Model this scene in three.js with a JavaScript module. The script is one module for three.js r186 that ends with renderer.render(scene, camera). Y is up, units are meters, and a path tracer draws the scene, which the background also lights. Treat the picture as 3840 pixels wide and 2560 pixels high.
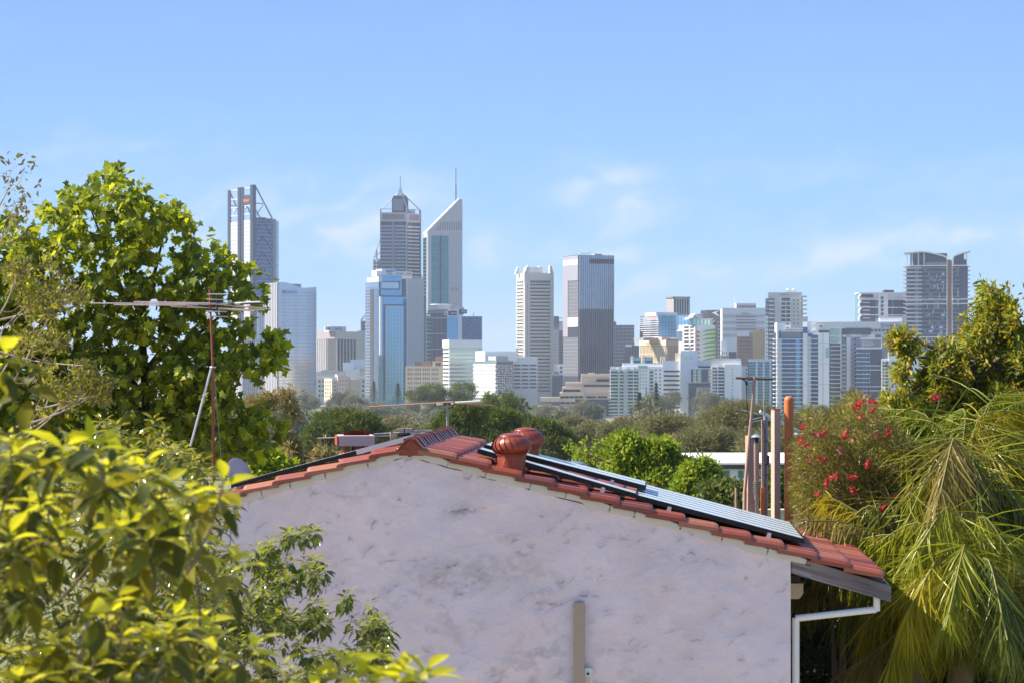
import * as THREE from 'three';
import { mergeGeometries } from 'three/addons/utils/BufferGeometryUtils.js';

// ---------------------------------------------------------------- camera, sky, sun, exposure
const scene = new THREE.Scene();
const FOC = 9065, EYE = 5, CX = 1920, HOR = 1360;          // lens: 9065 px over a 3840 px frame, eye 5 m up, horizon row 1360
const camera = new THREE.PerspectiveCamera(2 * Math.atan(1280 / FOC) * 180 / Math.PI, 1.5, 0.5, 30000);
camera.position.set(0, EYE, 0);
camera.lookAt(0, EYE, -100);
camera.setViewOffset(3840, 2560, 0, -80, 3840, 2560);
camera.focus = 46;
camera.userData.fStop = 7.5;
const renderer = new THREE.WebGLRenderer({ antialias: true });
renderer.toneMapping = THREE.LinearToneMapping;
renderer.toneMappingExposure = 2.05;
renderer.shadowMap.enabled = true;
const SUN_AZ = -84 * Math.PI / 180, SUN_EL = 42 * Math.PI / 180;
const sunDir = new THREE.Vector3(Math.sin(SUN_AZ) * Math.cos(SUN_EL), Math.sin(SUN_EL), -Math.cos(SUN_AZ) * Math.cos(SUN_EL));
const sun = new THREE.DirectionalLight(new THREE.Color(1, 0.93, 0.8), 5);
sun.position.copy(sunDir).multiplyScalar(200);
sun.castShadow = true;
Object.assign(sun.shadow.camera, { left: -60, right: 60, top: 60, bottom: -60, near: 1, far: 500 });
sun.shadow.mapSize.set(4096, 4096);
scene.add(sun, sun.target);

// ---------------------------------------------------------------- random numbers and noise
function rng(seed) { let a = seed >>> 0; return () => { a = (a + 0x6d2b79f5) | 0; let t = Math.imul(a ^ (a >>> 15), 1 | a); t = (t + Math.imul(t ^ (t >>> 7), 61 | t)) ^ t; return ((t ^ (t >>> 14)) >>> 0) / 4294967296; }; }
const hash2 = (x, y) => { let h = Math.imul(x | 0, 374761393) + Math.imul(y | 0, 668265263); h = Math.imul(h ^ (h >>> 13), 1274126177); return ((h ^ (h >>> 16)) >>> 0) / 4294967296; };
const sm = (t) => t * t * (3 - 2 * t);
function vnoise(x, y) { const i = Math.floor(x), j = Math.floor(y), u = sm(x - i), v = sm(y - j); const a = hash2(i, j), b = hash2(i + 1, j), c = hash2(i, j + 1), d = hash2(i + 1, j + 1); return a + (b - a) * u + (c - a) * v + (a - b - c + d) * u * v; }
function fbm(x, y, o = 5) { let s = 0, a = 0.5, n = 0; for (let k = 0; k < o; k++) { s += a * vnoise(x, y); n += a; x = x * 2.03 + 17.1; y = y * 2.03 + 9.7; a *= 0.5; } return s / n; }
const lerp = (a, b, t) => a + (b - a) * t, clamp01 = (t) => Math.min(1, Math.max(0, t)), sstep = (a, b, t) => sm(clamp01((t - a) / (b - a)));

// ---------------------------------------------------------------- the sky: a pale horizon, deeper blue above, thin wisps of cirrus
{
  const W = 4096, H = 2048, data = new Float32Array(W * H * 4);
  const stops = [[-90, 0.5, 0.72, 0.95], [0, 0.48, 0.74, 1.02], [2, 0.395, 0.69, 1.03], [5, 0.315, 0.595, 1.01], [8.5, 0.262, 0.495, 0.97], [16, 0.235, 0.44, 0.92], [35, 0.2, 0.4, 0.84], [90, 0.15, 0.31, 0.72]];
  for (let y = 0; y < H; y++) {
    const el = ((y + 0.5) / H - 0.5) * 180;
    let k = 0; while (k < stops.length - 2 && el > stops[k + 1][0]) k++;
    const A = stops[k], B = stops[k + 1], t = clamp01((el - A[0]) / (B[0] - A[0]));
    const base = [1, 2, 3].map((c) => lerp(A[c], B[c], t));
    const ce = Math.cos(el * Math.PI / 180), se = Math.sin(el * Math.PI / 180);
    for (let x = 0; x < W; x++) {
      const an = ((x + 0.5) / W - 0.5) * 2 * Math.PI, dx = Math.cos(an) * ce, dz = Math.sin(an) * ce;
      const az = Math.atan2(dx, -dz) * 180 / Math.PI;       // degrees right of the view axis
      const cosS = dx * sunDir.x + se * sunDir.y + dz * sunDir.z, ang = Math.acos(Math.min(1, cosS)) * 180 / Math.PI;
      const glow = 0.05 * Math.exp(-ang / 45) + 0.55 * Math.exp(-ang / 11);
      let cl = 0;
      if (el > 0) {
        const wx = az + 1.5 * (fbm(az * 0.9 + 3, el * 1.3 + 8, 4) - 0.5), wy = el + 0.9 * (fbm(az * 0.9 + 13, el * 1.3 + 2, 4) - 0.5);
        const fil = sstep(0.38, 0.7, fbm(wx * 1.25 + 4, wy * 2.9 - wx * 0.5 + 2, 6)), veil = sstep(0.42, 0.8, fbm(wx * 0.42 + 20, wy * 0.9 - wx * 0.1 + 5, 5)) * (1 - 0.9 * sstep(3.4, 5.8, el));
        const q = [[2.5, 3.95, 1.15, 0.8, 1, 0], [2.3, 2.6, 1.2, 0.4, 0.7, 0], [-3.3, 3.5, 1.7, 0.8, 0.75, 0.1], [-0.3, 2.7, 1.0, 0.5, 0.7, 0], [6.3, 2.3, 4.8, 0.4, 0.8, 0.17], [10.4, 3.0, 2.6, 0.5, 0.6, 0.12], [7.3, 4.5, 1.3, 0.3, 0.45, 0.15], [-9.5, 4.5, 3, 1.0, 0.4, 0], [-6, 3, 3, 0.7, 0.4, 0.1]].reduce((m, [ca, ce2, wa, we, k, sl]) => m + k * Math.exp(-(((az - ca) / wa) ** 2) - (((el - ce2 - (az - ca) * sl) / we) ** 2)), 0);
        cl = Math.min(0.85, q * (0.3 + 0.75 * fil)) + 0.3 * veil * (0.4 + 0.6 * fil);
      }
      const o = (y * W + x) * 4, c = clamp01(cl) * 0.78, e = 1 / 2.0;
      data[o] = lerp(base[0] + glow, 0.8, c) * e; data[o + 1] = lerp(base[1] + glow * 0.95, 0.88, c) * e; data[o + 2] = lerp(base[2] + glow * 0.8, 1.0, c) * e; data[o + 3] = 1;
    }
  }
  const tex = new THREE.DataTexture(data, W, H, THREE.RGBAFormat, THREE.FloatType);
  tex.mapping = THREE.EquirectangularReflectionMapping; tex.magFilter = THREE.LinearFilter; tex.needsUpdate = true;
  scene.background = tex; scene.environment = tex;
}
scene.fog = new THREE.FogExp2(new THREE.Color(0.84, 0.91, 1.0), 0.000055);

// ---------------------------------------------------------------- helpers
const V3 = THREE.Vector3;
const at = (px, py, d) => new V3((px - CX) / FOC * d, EYE + (HOR - py) / FOC * d, -d);   // the point d metres ahead that stands at that place of the 3840 x 2560 frame
const used = new Map();
const numbered = (n) => { const k = used.get(n) ?? 0; used.set(n, k + 1); return k ? n + '_' + String(k).padStart(3, '0') : n; };
const cast = (o) => { o.castShadow = o.receiveShadow = true; return o; };
function tag(o, label, category, group) { o.userData.label = label; o.userData.category = category; if (group) o.userData.group = group; return o; }
function thing(name, label, category, group) { const g = new THREE.Group(); g.name = numbered(name); scene.add(g); return tag(g, label, category, group); }
function part(name, geo, m, parent) { const o = cast(new THREE.Mesh(geo, m)); o.name = name; parent.add(o); return o; }
function struct(name, geo, m) { const o = cast(new THREE.Mesh(geo, m)); o.name = numbered(name); o.userData.kind = 'structure'; scene.add(o); return o; }
const std = (r, g, b, rough = 0.85, metal = 0, extra = {}) => new THREE.MeshStandardMaterial({ color: new THREE.Color(r, g, b), roughness: rough, metalness: metal, ...extra });
const leafMat = (r, g, b, trans = 0.5, coat = 0.5, cr = 0.25) => new THREE.MeshPhysicalMaterial({ color: new THREE.Color(r, g, b), roughness: 0.95, transmission: trans, thickness: 0, clearcoat: coat, clearcoatRoughness: cr, specularIntensity: 0.25, side: THREE.DoubleSide });
const UNIT = new THREE.BoxGeometry(1, 1, 1);
function boxMesh(name, x0, x1, y0, y1, z0, z1, m, parent) { const o = part(name, UNIT, m, parent); o.position.set((x0 + x1) / 2, (y0 + y1) / 2, (z0 + z1) / 2); o.scale.set(Math.max(1e-3, Math.abs(x1 - x0)), Math.max(1e-3, Math.abs(y1 - y0)), Math.max(1e-3, Math.abs(z1 - z0))); return o; }
const UP = new V3(0, 1, 0);
const CYL = new THREE.CylinderGeometry(1, 1, 1, 10);
function rodMesh(name, a, b, r, m, parent, r2) { const o = part(name, r2 === undefined ? CYL : new THREE.CylinderGeometry(r2 / r, 1, 1, 10), m, parent), d = new V3().subVectors(b, a), L = d.length(); o.position.copy(a).addScaledVector(d, 0.5); o.quaternion.setFromUnitVectors(UP, d.normalize()); o.scale.set(r, L, r); return o; }
function beamMesh(name, a, b, w, h, m, parent) { const o = part(name, UNIT, m, parent), d = new V3().subVectors(b, a), L = d.length(); o.position.copy(a).addScaledVector(d, 0.5); o.quaternion.setFromUnitVectors(UP, d.normalize()); o.scale.set(w, L, h); return o; }
function tubeGeo(pts, r, seg = 20, rs = 7) { return new THREE.TubeGeometry(new THREE.CatmullRomCurve3(pts), seg, r, rs, false); }
function taperTube(pts, r0, r1, seg = 10, rs = 6) { const c = new THREE.CatmullRomCurve3(pts), g = new THREE.TubeGeometry(c, seg, 1, rs, false), p = g.attributes.position, n = g.attributes.normal; for (let i = 0; i <= seg; i++) { const q = c.getPointAt(i / seg), r = lerp(r0, r1, i / seg); for (let j = 0; j <= rs; j++) { const k = i * (rs + 1) + j; p.setXYZ(k, q.x + n.getX(k) * r, q.y + n.getY(k) * r, q.z + n.getZ(k) * r); } } return g; }
function prismGeo(pts, depth) { const s = new THREE.Shape(pts.map((p) => new THREE.Vector2(p[0], p[1]))); const g = new THREE.ExtrudeGeometry(s, { depth, bevelEnabled: false, curveSegments: 4 }); g.translate(0, 0, -depth); return g; }
function dataTex(w, h, f, srgb, rx = 1, ry = 1) { const a = new Uint8Array(w * h * 4); for (let y = 0; y < h; y++) for (let x = 0; x < w; x++) { const c = f(x / w, y / h, x, y), o = (y * w + x) * 4; a[o] = c[0] * 255; a[o + 1] = c[1] * 255; a[o + 2] = c[2] * 255; a[o + 3] = 255; } const t = new THREE.DataTexture(a, w, h); t.wrapS = t.wrapT = THREE.RepeatWrapping; t.magFilter = THREE.LinearFilter; t.repeat.set(rx, ry); if (srgb) t.colorSpace = THREE.SRGBColorSpace; t.needsUpdate = true; return t; }

// ---------------------------------------------------------------- the ground: a yard round the houses, falling away to the river flats
const groundY = (d) => { const P = [[-1e5, 0], [48, 0], [90, -2.5], [220, -10], [320, -15], [520, -24], [1200, -42], [1e5, -46]]; let k = 0; while (k < P.length - 2 && d > P[k + 1][0]) k++; return lerp(P[k][1], P[k + 1][1], clamp01((d - P[k][0]) / (P[k + 1][0] - P[k][0]))); };
{
  const ds = [-9000, -2000, -400, -60, -20, -8, 0, 10, 20, 30, 40, 48, 60, 75, 90, 120, 160, 220, 270, 320, 420, 520, 700, 900, 1200, 1600, 2200, 3000, 4500, 9000, 16000];
  const xs = []; for (let i = -16; i <= 16; i++) xs.push(Math.sign(i) * (Math.abs(i) / 16) ** 3 * 12000 + i * 4);
  const pos = [], uv = [], idx = [], N = xs.length;
  for (const d of ds) for (const x of xs) { pos.push(x, groundY(d) + (d > 60 ? (fbm(x * 0.01 + 50, d * 0.01) - 0.5) * Math.min(4, d * 0.01) : 0), -d); uv.push(x / 8, d / 8); }
  for (let i = 0; i < ds.length - 1; i++) for (let j = 0; j < N - 1; j++) { const a = i * N + j; idx.push(a, a + 1, a + N, a + 1, a + N + 1, a + N); }
  const g = new THREE.BufferGeometry(); g.setAttribute('position', new THREE.Float32BufferAttribute(pos, 3)); g.setAttribute('uv', new THREE.Float32BufferAttribute(uv, 2)); g.setIndex(idx); g.computeVertexNormals();
  const t = dataTex(512, 512, (u, v, x, y) => { const w = (k) => { const a = fbm(u * k, v * k, 4), b = fbm((u - 1) * k, v * k, 4); return lerp(a, b, u); }; const n = w(6), m = hash2(x, y) * 0.12; return [0.4 + 0.25 * (n - 0.5) + m, 0.4 + 0.2 * (n - 0.5) + m, 0.26 + 0.16 * (n - 0.5) + m * 0.8]; }, true);
  struct('ground', g, new THREE.MeshStandardMaterial({ map: t, roughness: 0.95 }));
  // unseen pale concrete yard, added to bounce sunlight onto the shaded gable wall
  const yard = new THREE.PlaneGeometry(26, 26).rotateX(-Math.PI / 2); yard.translate(0, 0.02, -10);
  const q = dataTex(512, 512, (u, v, x, y) => { const n = fbm(u * 9, v * 9, 5), m = hash2(x, y) * 0.06; const k = 0.6 + 0.1 * (n - 0.5) + m; return [k, k * 0.94, k * 0.84]; }, true);
  struct('bounce_yard', yard, new THREE.MeshStandardMaterial({ map: q, roughness: 0.9 }));
}

// ================================================================ THE HOUSE IN FRONT
// local axes: x along the gable wall to the right, y up, z out of the wall towards the balcony
const HD = 23.2, HA = 3.5 * Math.PI / 180;
const hx = (px) => { const k = (px - CX) / FOC; return k * HD / (Math.cos(HA) + k * Math.sin(HA)); };
const hd = (px) => HD - hx(px) * Math.sin(HA);
const hy = (px, py) => EYE + (HOR - py) / FOC * hd(px);
const houseM = new THREE.Matrix4().makeRotationY(-HA).setPosition(0, 0, -HD);
const hp = (x, y, z) => new V3(x, y, z).applyMatrix4(houseM);
function placeLikeHouse(o) { o.position.set(0, 0, -HD); o.rotation.y = -HA; return o; }
// a local point on the vertical plane z = zl that shows at (px, py)
function hpt(px, py, zl) { const k = (px - CX) / FOC, c = Math.cos(HA), s = Math.sin(HA); const x = (k * (HD - c * zl) + s * zl) / (c + k * s); const d = HD - x * s - c * zl; return new V3(x, EYE + (HOR - py) / FOC * d, zl); }

const M = {
  tile: [std(0.3, 0.068, 0.032, 0.32), std(0.25, 0.054, 0.027, 0.3), std(0.33, 0.085, 0.04, 0.36), std(0.18, 0.05, 0.034, 0.4), std(0.34, 0.12, 0.065, 0.5), std(0.27, 0.075, 0.045, 0.42)],
  ridge: std(0.31, 0.075, 0.05, 0.42), mortar: std(0.62, 0.56, 0.45, 0.95), mortarGrey: std(0.5, 0.44, 0.42, 0.95),
  vent: std(0.26, 0.048, 0.024, 0.34, 0.2), ventGrey: std(0.32, 0.36, 0.42, 0.35, 0.6),
  white: std(0.78, 0.75, 0.7, 0.5), cream: std(0.62, 0.53, 0.37, 0.8), tan: std(0.38, 0.3, 0.21, 0.85), timberGrey: std(0.12, 0.1, 0.095, 0.9),
  frame: std(0.02, 0.022, 0.024, 0.4, 0.5), cellGlare: std(0.52, 0.56, 0.55, 0.3, 0.0), alu: std(0.72, 0.73, 0.74, 0.35, 0.8), black: std(0.015, 0.015, 0.016, 0.6), matte: std(0.012, 0.014, 0.016, 0.85),  // solar cells whitened to stand in for sky glare on the glass
};
const house = placeLikeHouse(thing('gable_house', 'house with lilac-white rendered gable wall and red tiled roof', 'house'));

// ---- rendered wall, trowelled and stained
const wallL = hx(560), wallR = hx(2966);
{
  const W = 2048, H = 1280, col = new Uint8Array(W * H * 4), bmp = new Uint8Array(W * H * 4), wid = wallR - wallL, hgt = 4.6;
  const R = rng(77), str = [];
  for (let i = 0; i < 640; i++) str.push([R() * wid, R() * hgt * 0.75 + hgt * 0.3, 0.35 + (R() - 0.5) * 1.0, 0.03 + R() * R() * 0.26, 0.004 + R() * 0.014, 0.1 + R() * R() * 0.7, (R() - 0.5) * 3]);
  const dark = new Float32Array(W * H), relief = new Float32Array(W * H);
  for (const [sx, sy, an, len, th, st, cv] of str) {          // trowel sweeps that caught the dirt
    const c = Math.cos(an), s = Math.sin(an), x0 = Math.floor((sx - len) / wid * W), x1 = Math.ceil((sx + len) / wid * W), y0 = Math.floor((sy - len) / hgt * H), y1 = Math.ceil((sy + len) / hgt * H);
    for (let y = Math.max(0, y0); y < Math.min(H, y1); y++) for (let x = Math.max(0, x0); x < Math.min(W, x1); x++) {
      const dx = x / W * wid - sx, dy = y / H * hgt - sy, a = (dx * c + dy * s) / len, b = (-dx * s + dy * c - cv * 0.04 * a * a + 0.03 * (fbm(dx * 14 + sx * 9, dy * 14 + sy * 9, 3) - 0.5)) / th;
      if (Math.abs(a) > 1) continue;
      const e = (1 - a * a), k = e * Math.exp(-b * b) * st, soft = e * Math.exp(-((b / 4 - 0.5) ** 2)) * st;
      dark[y * W + x] += k * 1.3 * sstep(0.28, 0.72, fbm(x * 0.09 + sx * 7, y * 0.16, 3)) + soft * 0.34 * (0.3 + vnoise(x * 0.2, y * 0.2)); relief[y * W + x] += (b > 0 ? 1 : -1) * e * Math.exp(-Math.abs(b) * 0.6) * st * 0.5;
    }
  }
  for (let y = 0; y < H; y++) for (let x = 0; x < W; x++) {
    const u = x / W * wid, v = y / H * hgt, i = y * W + x, o = i * 4;
    const n1 = fbm(u * 1.5 + v * 0.6, v * 2.4 - u * 0.8, 5), n2 = fbm(u * 7 + 5, v * 9 + 2, 4), n3 = hash2(x, y), patch = sstep(0.5, 0.78, fbm(u * 1.1 + 9, v * 1.9 - u * 0.5 + 4, 6)) * sstep(0.38, 0.62, n2);
    const g = clamp01(dark[i] * 0.75 + patch * 0.34 * (0.15 + 1.3 * fbm(u * 16 + v * 6, v * 22 - u * 9, 4)));
    const hue = (fbm(u * 2.2 + 31, v * 2.2 + 11, 3) - 0.5) * 0.05, val = 0.9 + (n1 - 0.5) * 0.07 + (n2 - 0.5) * 0.06 + (n3 - 0.5) * 0.035;
    col[o] = 255 * clamp01(val * (0.985 + hue) * (1 - 0.36 * g)); col[o + 1] = 255 * clamp01(val * 0.905 * (1 - 0.345 * g)); col[o + 2] = 255 * clamp01(val * (0.895 - hue) * (1 - 0.36 * g)); col[o + 3] = 255;
    const h = clamp01(0.5 + (n1 - 0.5) * 0.5 + (n2 - 0.5) * 0.45 + relief[i] * 0.22 + (n3 - 0.5) * 0.1);
    bmp[o] = bmp[o + 1] = bmp[o + 2] = 255 * h; bmp[o + 3] = 255;
  }
  const tc = new THREE.DataTexture(col, W, H); tc.colorSpace = THREE.SRGBColorSpace; tc.magFilter = THREE.LinearFilter; tc.needsUpdate = true;
  const tb = new THREE.DataTexture(bmp, W, H); tb.magFilter = THREE.LinearFilter; tb.needsUpdate = true;
  M.render = new THREE.MeshStandardMaterial({ map: tc, bumpMap: tb, bumpScale: 0.045, roughness: 0.92 });
  const g = prismGeo([[wallL, -0.1], [wallR, -0.1], [wallR, hy(2966, 2084)], [hx(1536), hy(1536, 1688)], [wallL, hy(560, 1952)]], 0.24);
  const p = g.attributes.position, uv = new Float32Array(p.count * 2);
  for (let i = 0; i < p.count; i++) { uv[i * 2] = (p.getX(i) - wallL) / wid; uv[i * 2 + 1] = p.getY(i) / hgt; }
  g.setAttribute('uv', new THREE.BufferAttribute(uv, 2));
  part('gable_wall', g, M.render, house);
  // the long side walls and the rear, which close the house
  boxMesh('side_wall', wallR - 0.24, wallR - 0.003, -0.1, hy(2966, 2140), -7.5, -0.243, M.render, house);
  boxMesh('side_wall', wallL + 0.003, wallL + 0.24, -0.1, hy(560, 1975), -7.5, -0.243, M.render, house);
}
// ---- roof: two slopes of separately laid tiles
const PITCH = Math.atan(0.272), ridgeX = hx(1538), ridgeY = hy(1538, 1687), GAUGE = 0.3245, TW = 0.3, ROOFLEN = 4.3, NCOL = 14;
const slopePt = (side, s, up = 0) => [ridgeX + side * (s * Math.cos(PITCH) + up * Math.sin(PITCH)), ridgeY - s * Math.sin(PITCH) + up * Math.cos(PITCH)];
function tileGeo(jit) {           // one tile: x down the slope, y up, z across; two rolls with flutes between, a rounded nose at the lower end
  const prof = [[0, 0.014], [0.02, 0.044], [0.052, 0.05], [0.085, 0.03], [0.115, 0.01], [0.16, 0.013], [0.2, 0.009], [0.245, 0.012], [0.292, 0.008]];
  const st = [[0, 0, 0], [0.34, 0, 0], [0.372, -0.006, 0], [0.384, -0.028, 1]], pos = [], idx = [], n = prof.length;
  for (const [x, dy] of st) for (const [z, y] of prof) pos.push(x, y + dy + (x > 0.3 ? jit : 0), -z);
  for (let i = 0; i < 3; i++) for (let j = 0; j < n - 1; j++) { const a = i * n + j; idx.push(a, a + n, a + 1, a + 1, a + n, a + n + 1); }
  const b = pos.length / 3; for (const x of [0, 0.378]) for (const z of [0, -0.29]) pos.push(x, -0.026, z);
  idx.push(b, b + 1, b + 2, b + 1, b + 3, b + 2);
  const q0 = 0, q1 = n * 3, e = n - 1;                                     // near side, far side, nose
  idx.push(b, n, q0, b, b + 2, n, b + 2, n * 2, n, b + 2, q1, n * 2);
  idx.push(b + 1, e, n + e, b + 1, n + e, b + 3, b + 3, n + e, n * 2 + e, b + 3, n * 2 + e, q1 + e);
  for (let j = 0; j < n - 1; j++) idx.push(q1 + j, b + 2, q1 + j + 1); idx.push(q1 + e, b + 2, b + 3);
  const g = new THREE.BufferGeometry(); g.setAttribute('position', new THREE.Float32BufferAttribute(pos, 3)); g.setIndex(idx); const h = g.toNonIndexed(); h.computeVertexNormals(); return h;
}
const tileG = [tileGeo(0), tileGeo(0.004), tileGeo(-0.004)];
{
  const R = rng(5), tilt = 0.1;
  const bed = (side, len) => { const a = slopePt(side, 0, -0.035), b = slopePt(side, len, -0.035), c = slopePt(side, len, -0.05), d = slopePt(side, 0, -0.05); const pts = side > 0 ? [d, c, b, a] : [a, b, c, d]; const g = prismGeo(pts, ROOFLEN - 0.28); g.translate(0, 0, -0.26); return g; };
  const roof = part('roof', mergeGeometries([bed(1, 4.75), bed(-1, 2.6)]), std(0.06, 0.045, 0.04, 0.95), house);
  for (const side of [1, -1]) for (let k = 0; k < (side > 0 ? 14 : 8); k++) for (let c = 0; c < (side > 0 ? NCOL : 3); c++) {
    const t = part('roof_tile', tileG[Math.floor(R() * 3)], M.tile[Math.floor(R() * 6)], roof), s0 = (side > 0 ? 0.075 : 0.02) + k * GAUGE, [x, y] = slopePt(side, s0, 0.012);
    t.position.set(x, y, 0.045 - c * TW + (R() - 0.5) * 0.006);
    const a = -(PITCH - tilt) + (R() - 0.5) * 0.012;
    if (side > 0) t.rotation.z = a; else { t.rotation.set(0, Math.PI, a, 'YXZ'); t.position.z -= 0.29; }
  }
  // ridge: half-hexagon caps bedded in mortar
  const cap = (() => { const o = [[-0.13, 0], [-0.115, 0.018], [-0.045, 0.098], [0, 0.112], [0.045, 0.098], [0.115, 0.018], [0.13, 0], [0.105, 0], [0, 0.085], [-0.105, 0]]; const g = prismGeo(o, 0.27); return g; })();
  const rib = (() => { const o = [[-0.143, -0.004], [-0.05, 0.112], [0, 0.128], [0.05, 0.112], [0.143, -0.004], [0.12, -0.004], [0, 0.1], [-0.12, -0.004]]; return prismGeo(o, 0.05); })();
  const Rr = rng(9);
  for (let k = 0; k < 16; k++) { const m = M.tile[k % 3]; const p = part('ridge_cap', cap, m, roof); p.position.set(ridgeX + 0.012, ridgeY + 0.002 + (Rr() - 0.5) * 0.008, 0.05 - k * 0.262); const q = part('cap_collar', rib, m, p); q.position.z = 0; }
  for (const s of [-1, 1]) for (let k = 0; k < 16; k++) { const g = tubeGeo([new V3(0, 0, 0), new V3(0.006, 0.006, -0.09), new V3(0, -0.004, -0.18), new V3(0.004, 0.004, -0.266)], 0.026, 6, 6); const p = part('ridge_mortar', g, M.mortarGrey, roof); p.position.set(ridgeX + 0.012 + s * 0.128, ridgeY - 0.012 + (Rr() - 0.5) * 0.008, 0.045 - k * 0.262); }
  { const g = prismGeo([[-0.12, -0.05], [0.12, -0.05], [0.1, 0.02], [0, 0.085], [-0.1, 0.02]], 0.12), p = part('ridge_end', g, M.tile[1], roof); p.position.set(ridgeX + 0.012, ridgeY, 0.035); }
  // mortar bedding under the verge tiles, cracked into pieces
  const bedG = (L, j) => prismGeo([[0.004, -0.062 - j], [L * 0.3, -0.052 - j * 1.4], [L * 0.55, -0.066 + j], [L - 0.012, -0.055 + j], [L - 0.006 - Math.abs(j) * 0.3, -0.03], [L - 0.009, 0.0], [L * 0.6, 0.014], [0.0, 0.006], [0.006, -0.03]], 0.1);
  for (const side of [1, -1]) { let s = 0.03; while (s < (side > 0 ? 3.75 : 2.4)) { const L = 0.22 + Rr() * 0.24, g = bedG(L, (Rr() - 0.5) * 0.03), p = part('verge_mortar', g, M.mortar, roof), [x, y] = slopePt(side, s, 0.0); p.position.set(x, y, 0.012 + Rr() * 0.008); if (side > 0) p.rotation.z = -PITCH; else { p.rotation.set(0, Math.PI, -PITCH, 'YXZ'); p.position.z -= 0.1; } s += L; } }
  // the long hairline crack below the bedding, a groove line drawn by two lips of render
  const crack = (pts) => { for (let i = 0; i < pts.length - 1; i++) { const a = hpt(pts[i][0], pts[i][1], 0.002), b = hpt(pts[i + 1][0], pts[i + 1][1], 0.002); rodMesh('crack', a, b, 0.0042, M.black, house); } };
  const ck = []; for (let x = 1000; x <= 1560; x += 34) ck.push([x, 1838 - (x - 1000) * 0.245 + (Rr() - 0.5) * 9]); crack(ck);
  const c2 = []; for (let x = 1560; x <= 2960; x += 36) c2.push([x, 1716 + (x - 1560) * 0.272 + (Rr() - 0.5) * 9 + (x > 2300 ? -6 : 0)]); crack(c2);
}
// ---- verge board, gutter and downpipe at the right eave
{
  const wood = dataTex(256, 512, (u, v, x, y) => { const g = fbm(u * 40, v * 3, 5), k = 0.5 + 0.4 * (g - 0.5) + 0.16 * (fbm(u * 4, v * 2 + 4, 3) - 0.5); return [k * 1.02, k * 0.95, k * 0.92]; }, true);
  M.weather = new THREE.MeshStandardMaterial({ map: wood, roughness: 0.92 });
  const A = hpt(2968, 2080, -0.05), B = hpt(3342, 2196, -0.05), C = hpt(3342, 2256, -0.05), D = hpt(2968, 2148, -0.05);
  const g = prismGeo([[D.x, D.y], [C.x, C.y], [B.x, B.y], [A.x, A.y]], 0.045); const p = g.attributes.position, uv = new Float32Array(p.count * 2); for (let i = 0; i < p.count; i++) { uv[i * 2 + 1] = p.getX(i) * 0.7; uv[i * 2] = (p.getY(i) + p.getX(i) * 0.29) * 1.2; } g.setAttribute('uv', new THREE.BufferAttribute(uv, 2));
  const bb = part('barge_board', g, M.weather, house); bb.position.z = -0.02;
  const e = hpt(3316, 2185, -0.03);
  const gut = new THREE.Shape([[0, 0], [0.1, 0.0], [0.115, 0.085], [0.103, 0.085], [0.09, 0.012], [0.01, 0.012], [0.004, 0.06], [-0.008, 0.06]].map((q) => new THREE.Vector2(...q)));
  const gg = new THREE.ExtrudeGeometry(gut, { depth: 4.2, bevelEnabled: false }); gg.translate(e.x - 0.06, e.y - 0.1, -4.2 - 0.07);
  part('gutter', gg, std(0.55, 0.34, 0.24, 0.5), house);
  for (let k = 0; k < 5; k++) boxMesh('rafter', hx(2968), e.x - 0.02, 0, 0.09, -0.9 - k * 0.7, -0.85 - k * 0.7, M.timberGrey, house).position.y = 0;
  for (const r of house.children.filter((c) => c.name === 'rafter')) { r.rotation.z = -PITCH; r.position.y = hy(2968, 2140) - 0.16; }
  const z = -0.1, q = (px, py) => hpt(px, py, z), pipe = std(0.74, 0.7, 0.63, 0.45);
  const dp = part('downpipe', CYL, pipe, house); { const a = q(2985, 2700), b = q(2985, 2316); dp.position.copy(a).lerp(b, 0.5); dp.position.z = z; dp.scale.set(0.037, a.distanceTo(b), 0.037); }
  const inv = (o) => o;
  rodMesh('downpipe_arm', q(2985, 2318), q(3287, 2284), 0.033, pipe, house); rodMesh('downpipe_outlet', q(3289, 2290), q(3289, 2215), 0.033, pipe, house);
  const bm = prismGeo([[hx(2971), hy(2971, 2266)], [hx(3010), hy(3010, 2266)], [hx(3026), hy(3026, 2246)], [hx(3026), hy(3026, 2207)], [hx(2971), hy(2971, 2207)]], 0.09); const bp = part('beam_end', bm, M.cream, house); bp.position.z = -0.55;
  boxMesh('beam_end', hx(2971), hx(2998), hy(2998, 2178), hy(2998, 2170), -1.2, -1.1, M.cream, house);
  boxMesh('soffit_block', hx(2971), hx(3018), hy(3018, 2206), hy(3018, 2182), -0.95, -0.7, M.timberGrey, house);
}
// ---- painted post and meter box on the wall
boxMesh('wall_post', hx(2152), hx(2192), -0.05, hy(2170, 2256), 0.005, 0.075, M.tan, house);
{ const b = boxMesh('meter_box', hx(2191), hx(2222), hy(2205, 2535), hy(2205, 2502), 0.003, 0.05, std(0.6, 0.6, 0.52, 0.7), house); b.position.x += 0.004; const k = part('lock', new THREE.CylinderGeometry(0.013, 0.013, 0.006, 14).rotateX(Math.PI / 2), M.black, house); k.position.set(hx(2206), hy(2206, 2523), 0.0535); }

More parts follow.
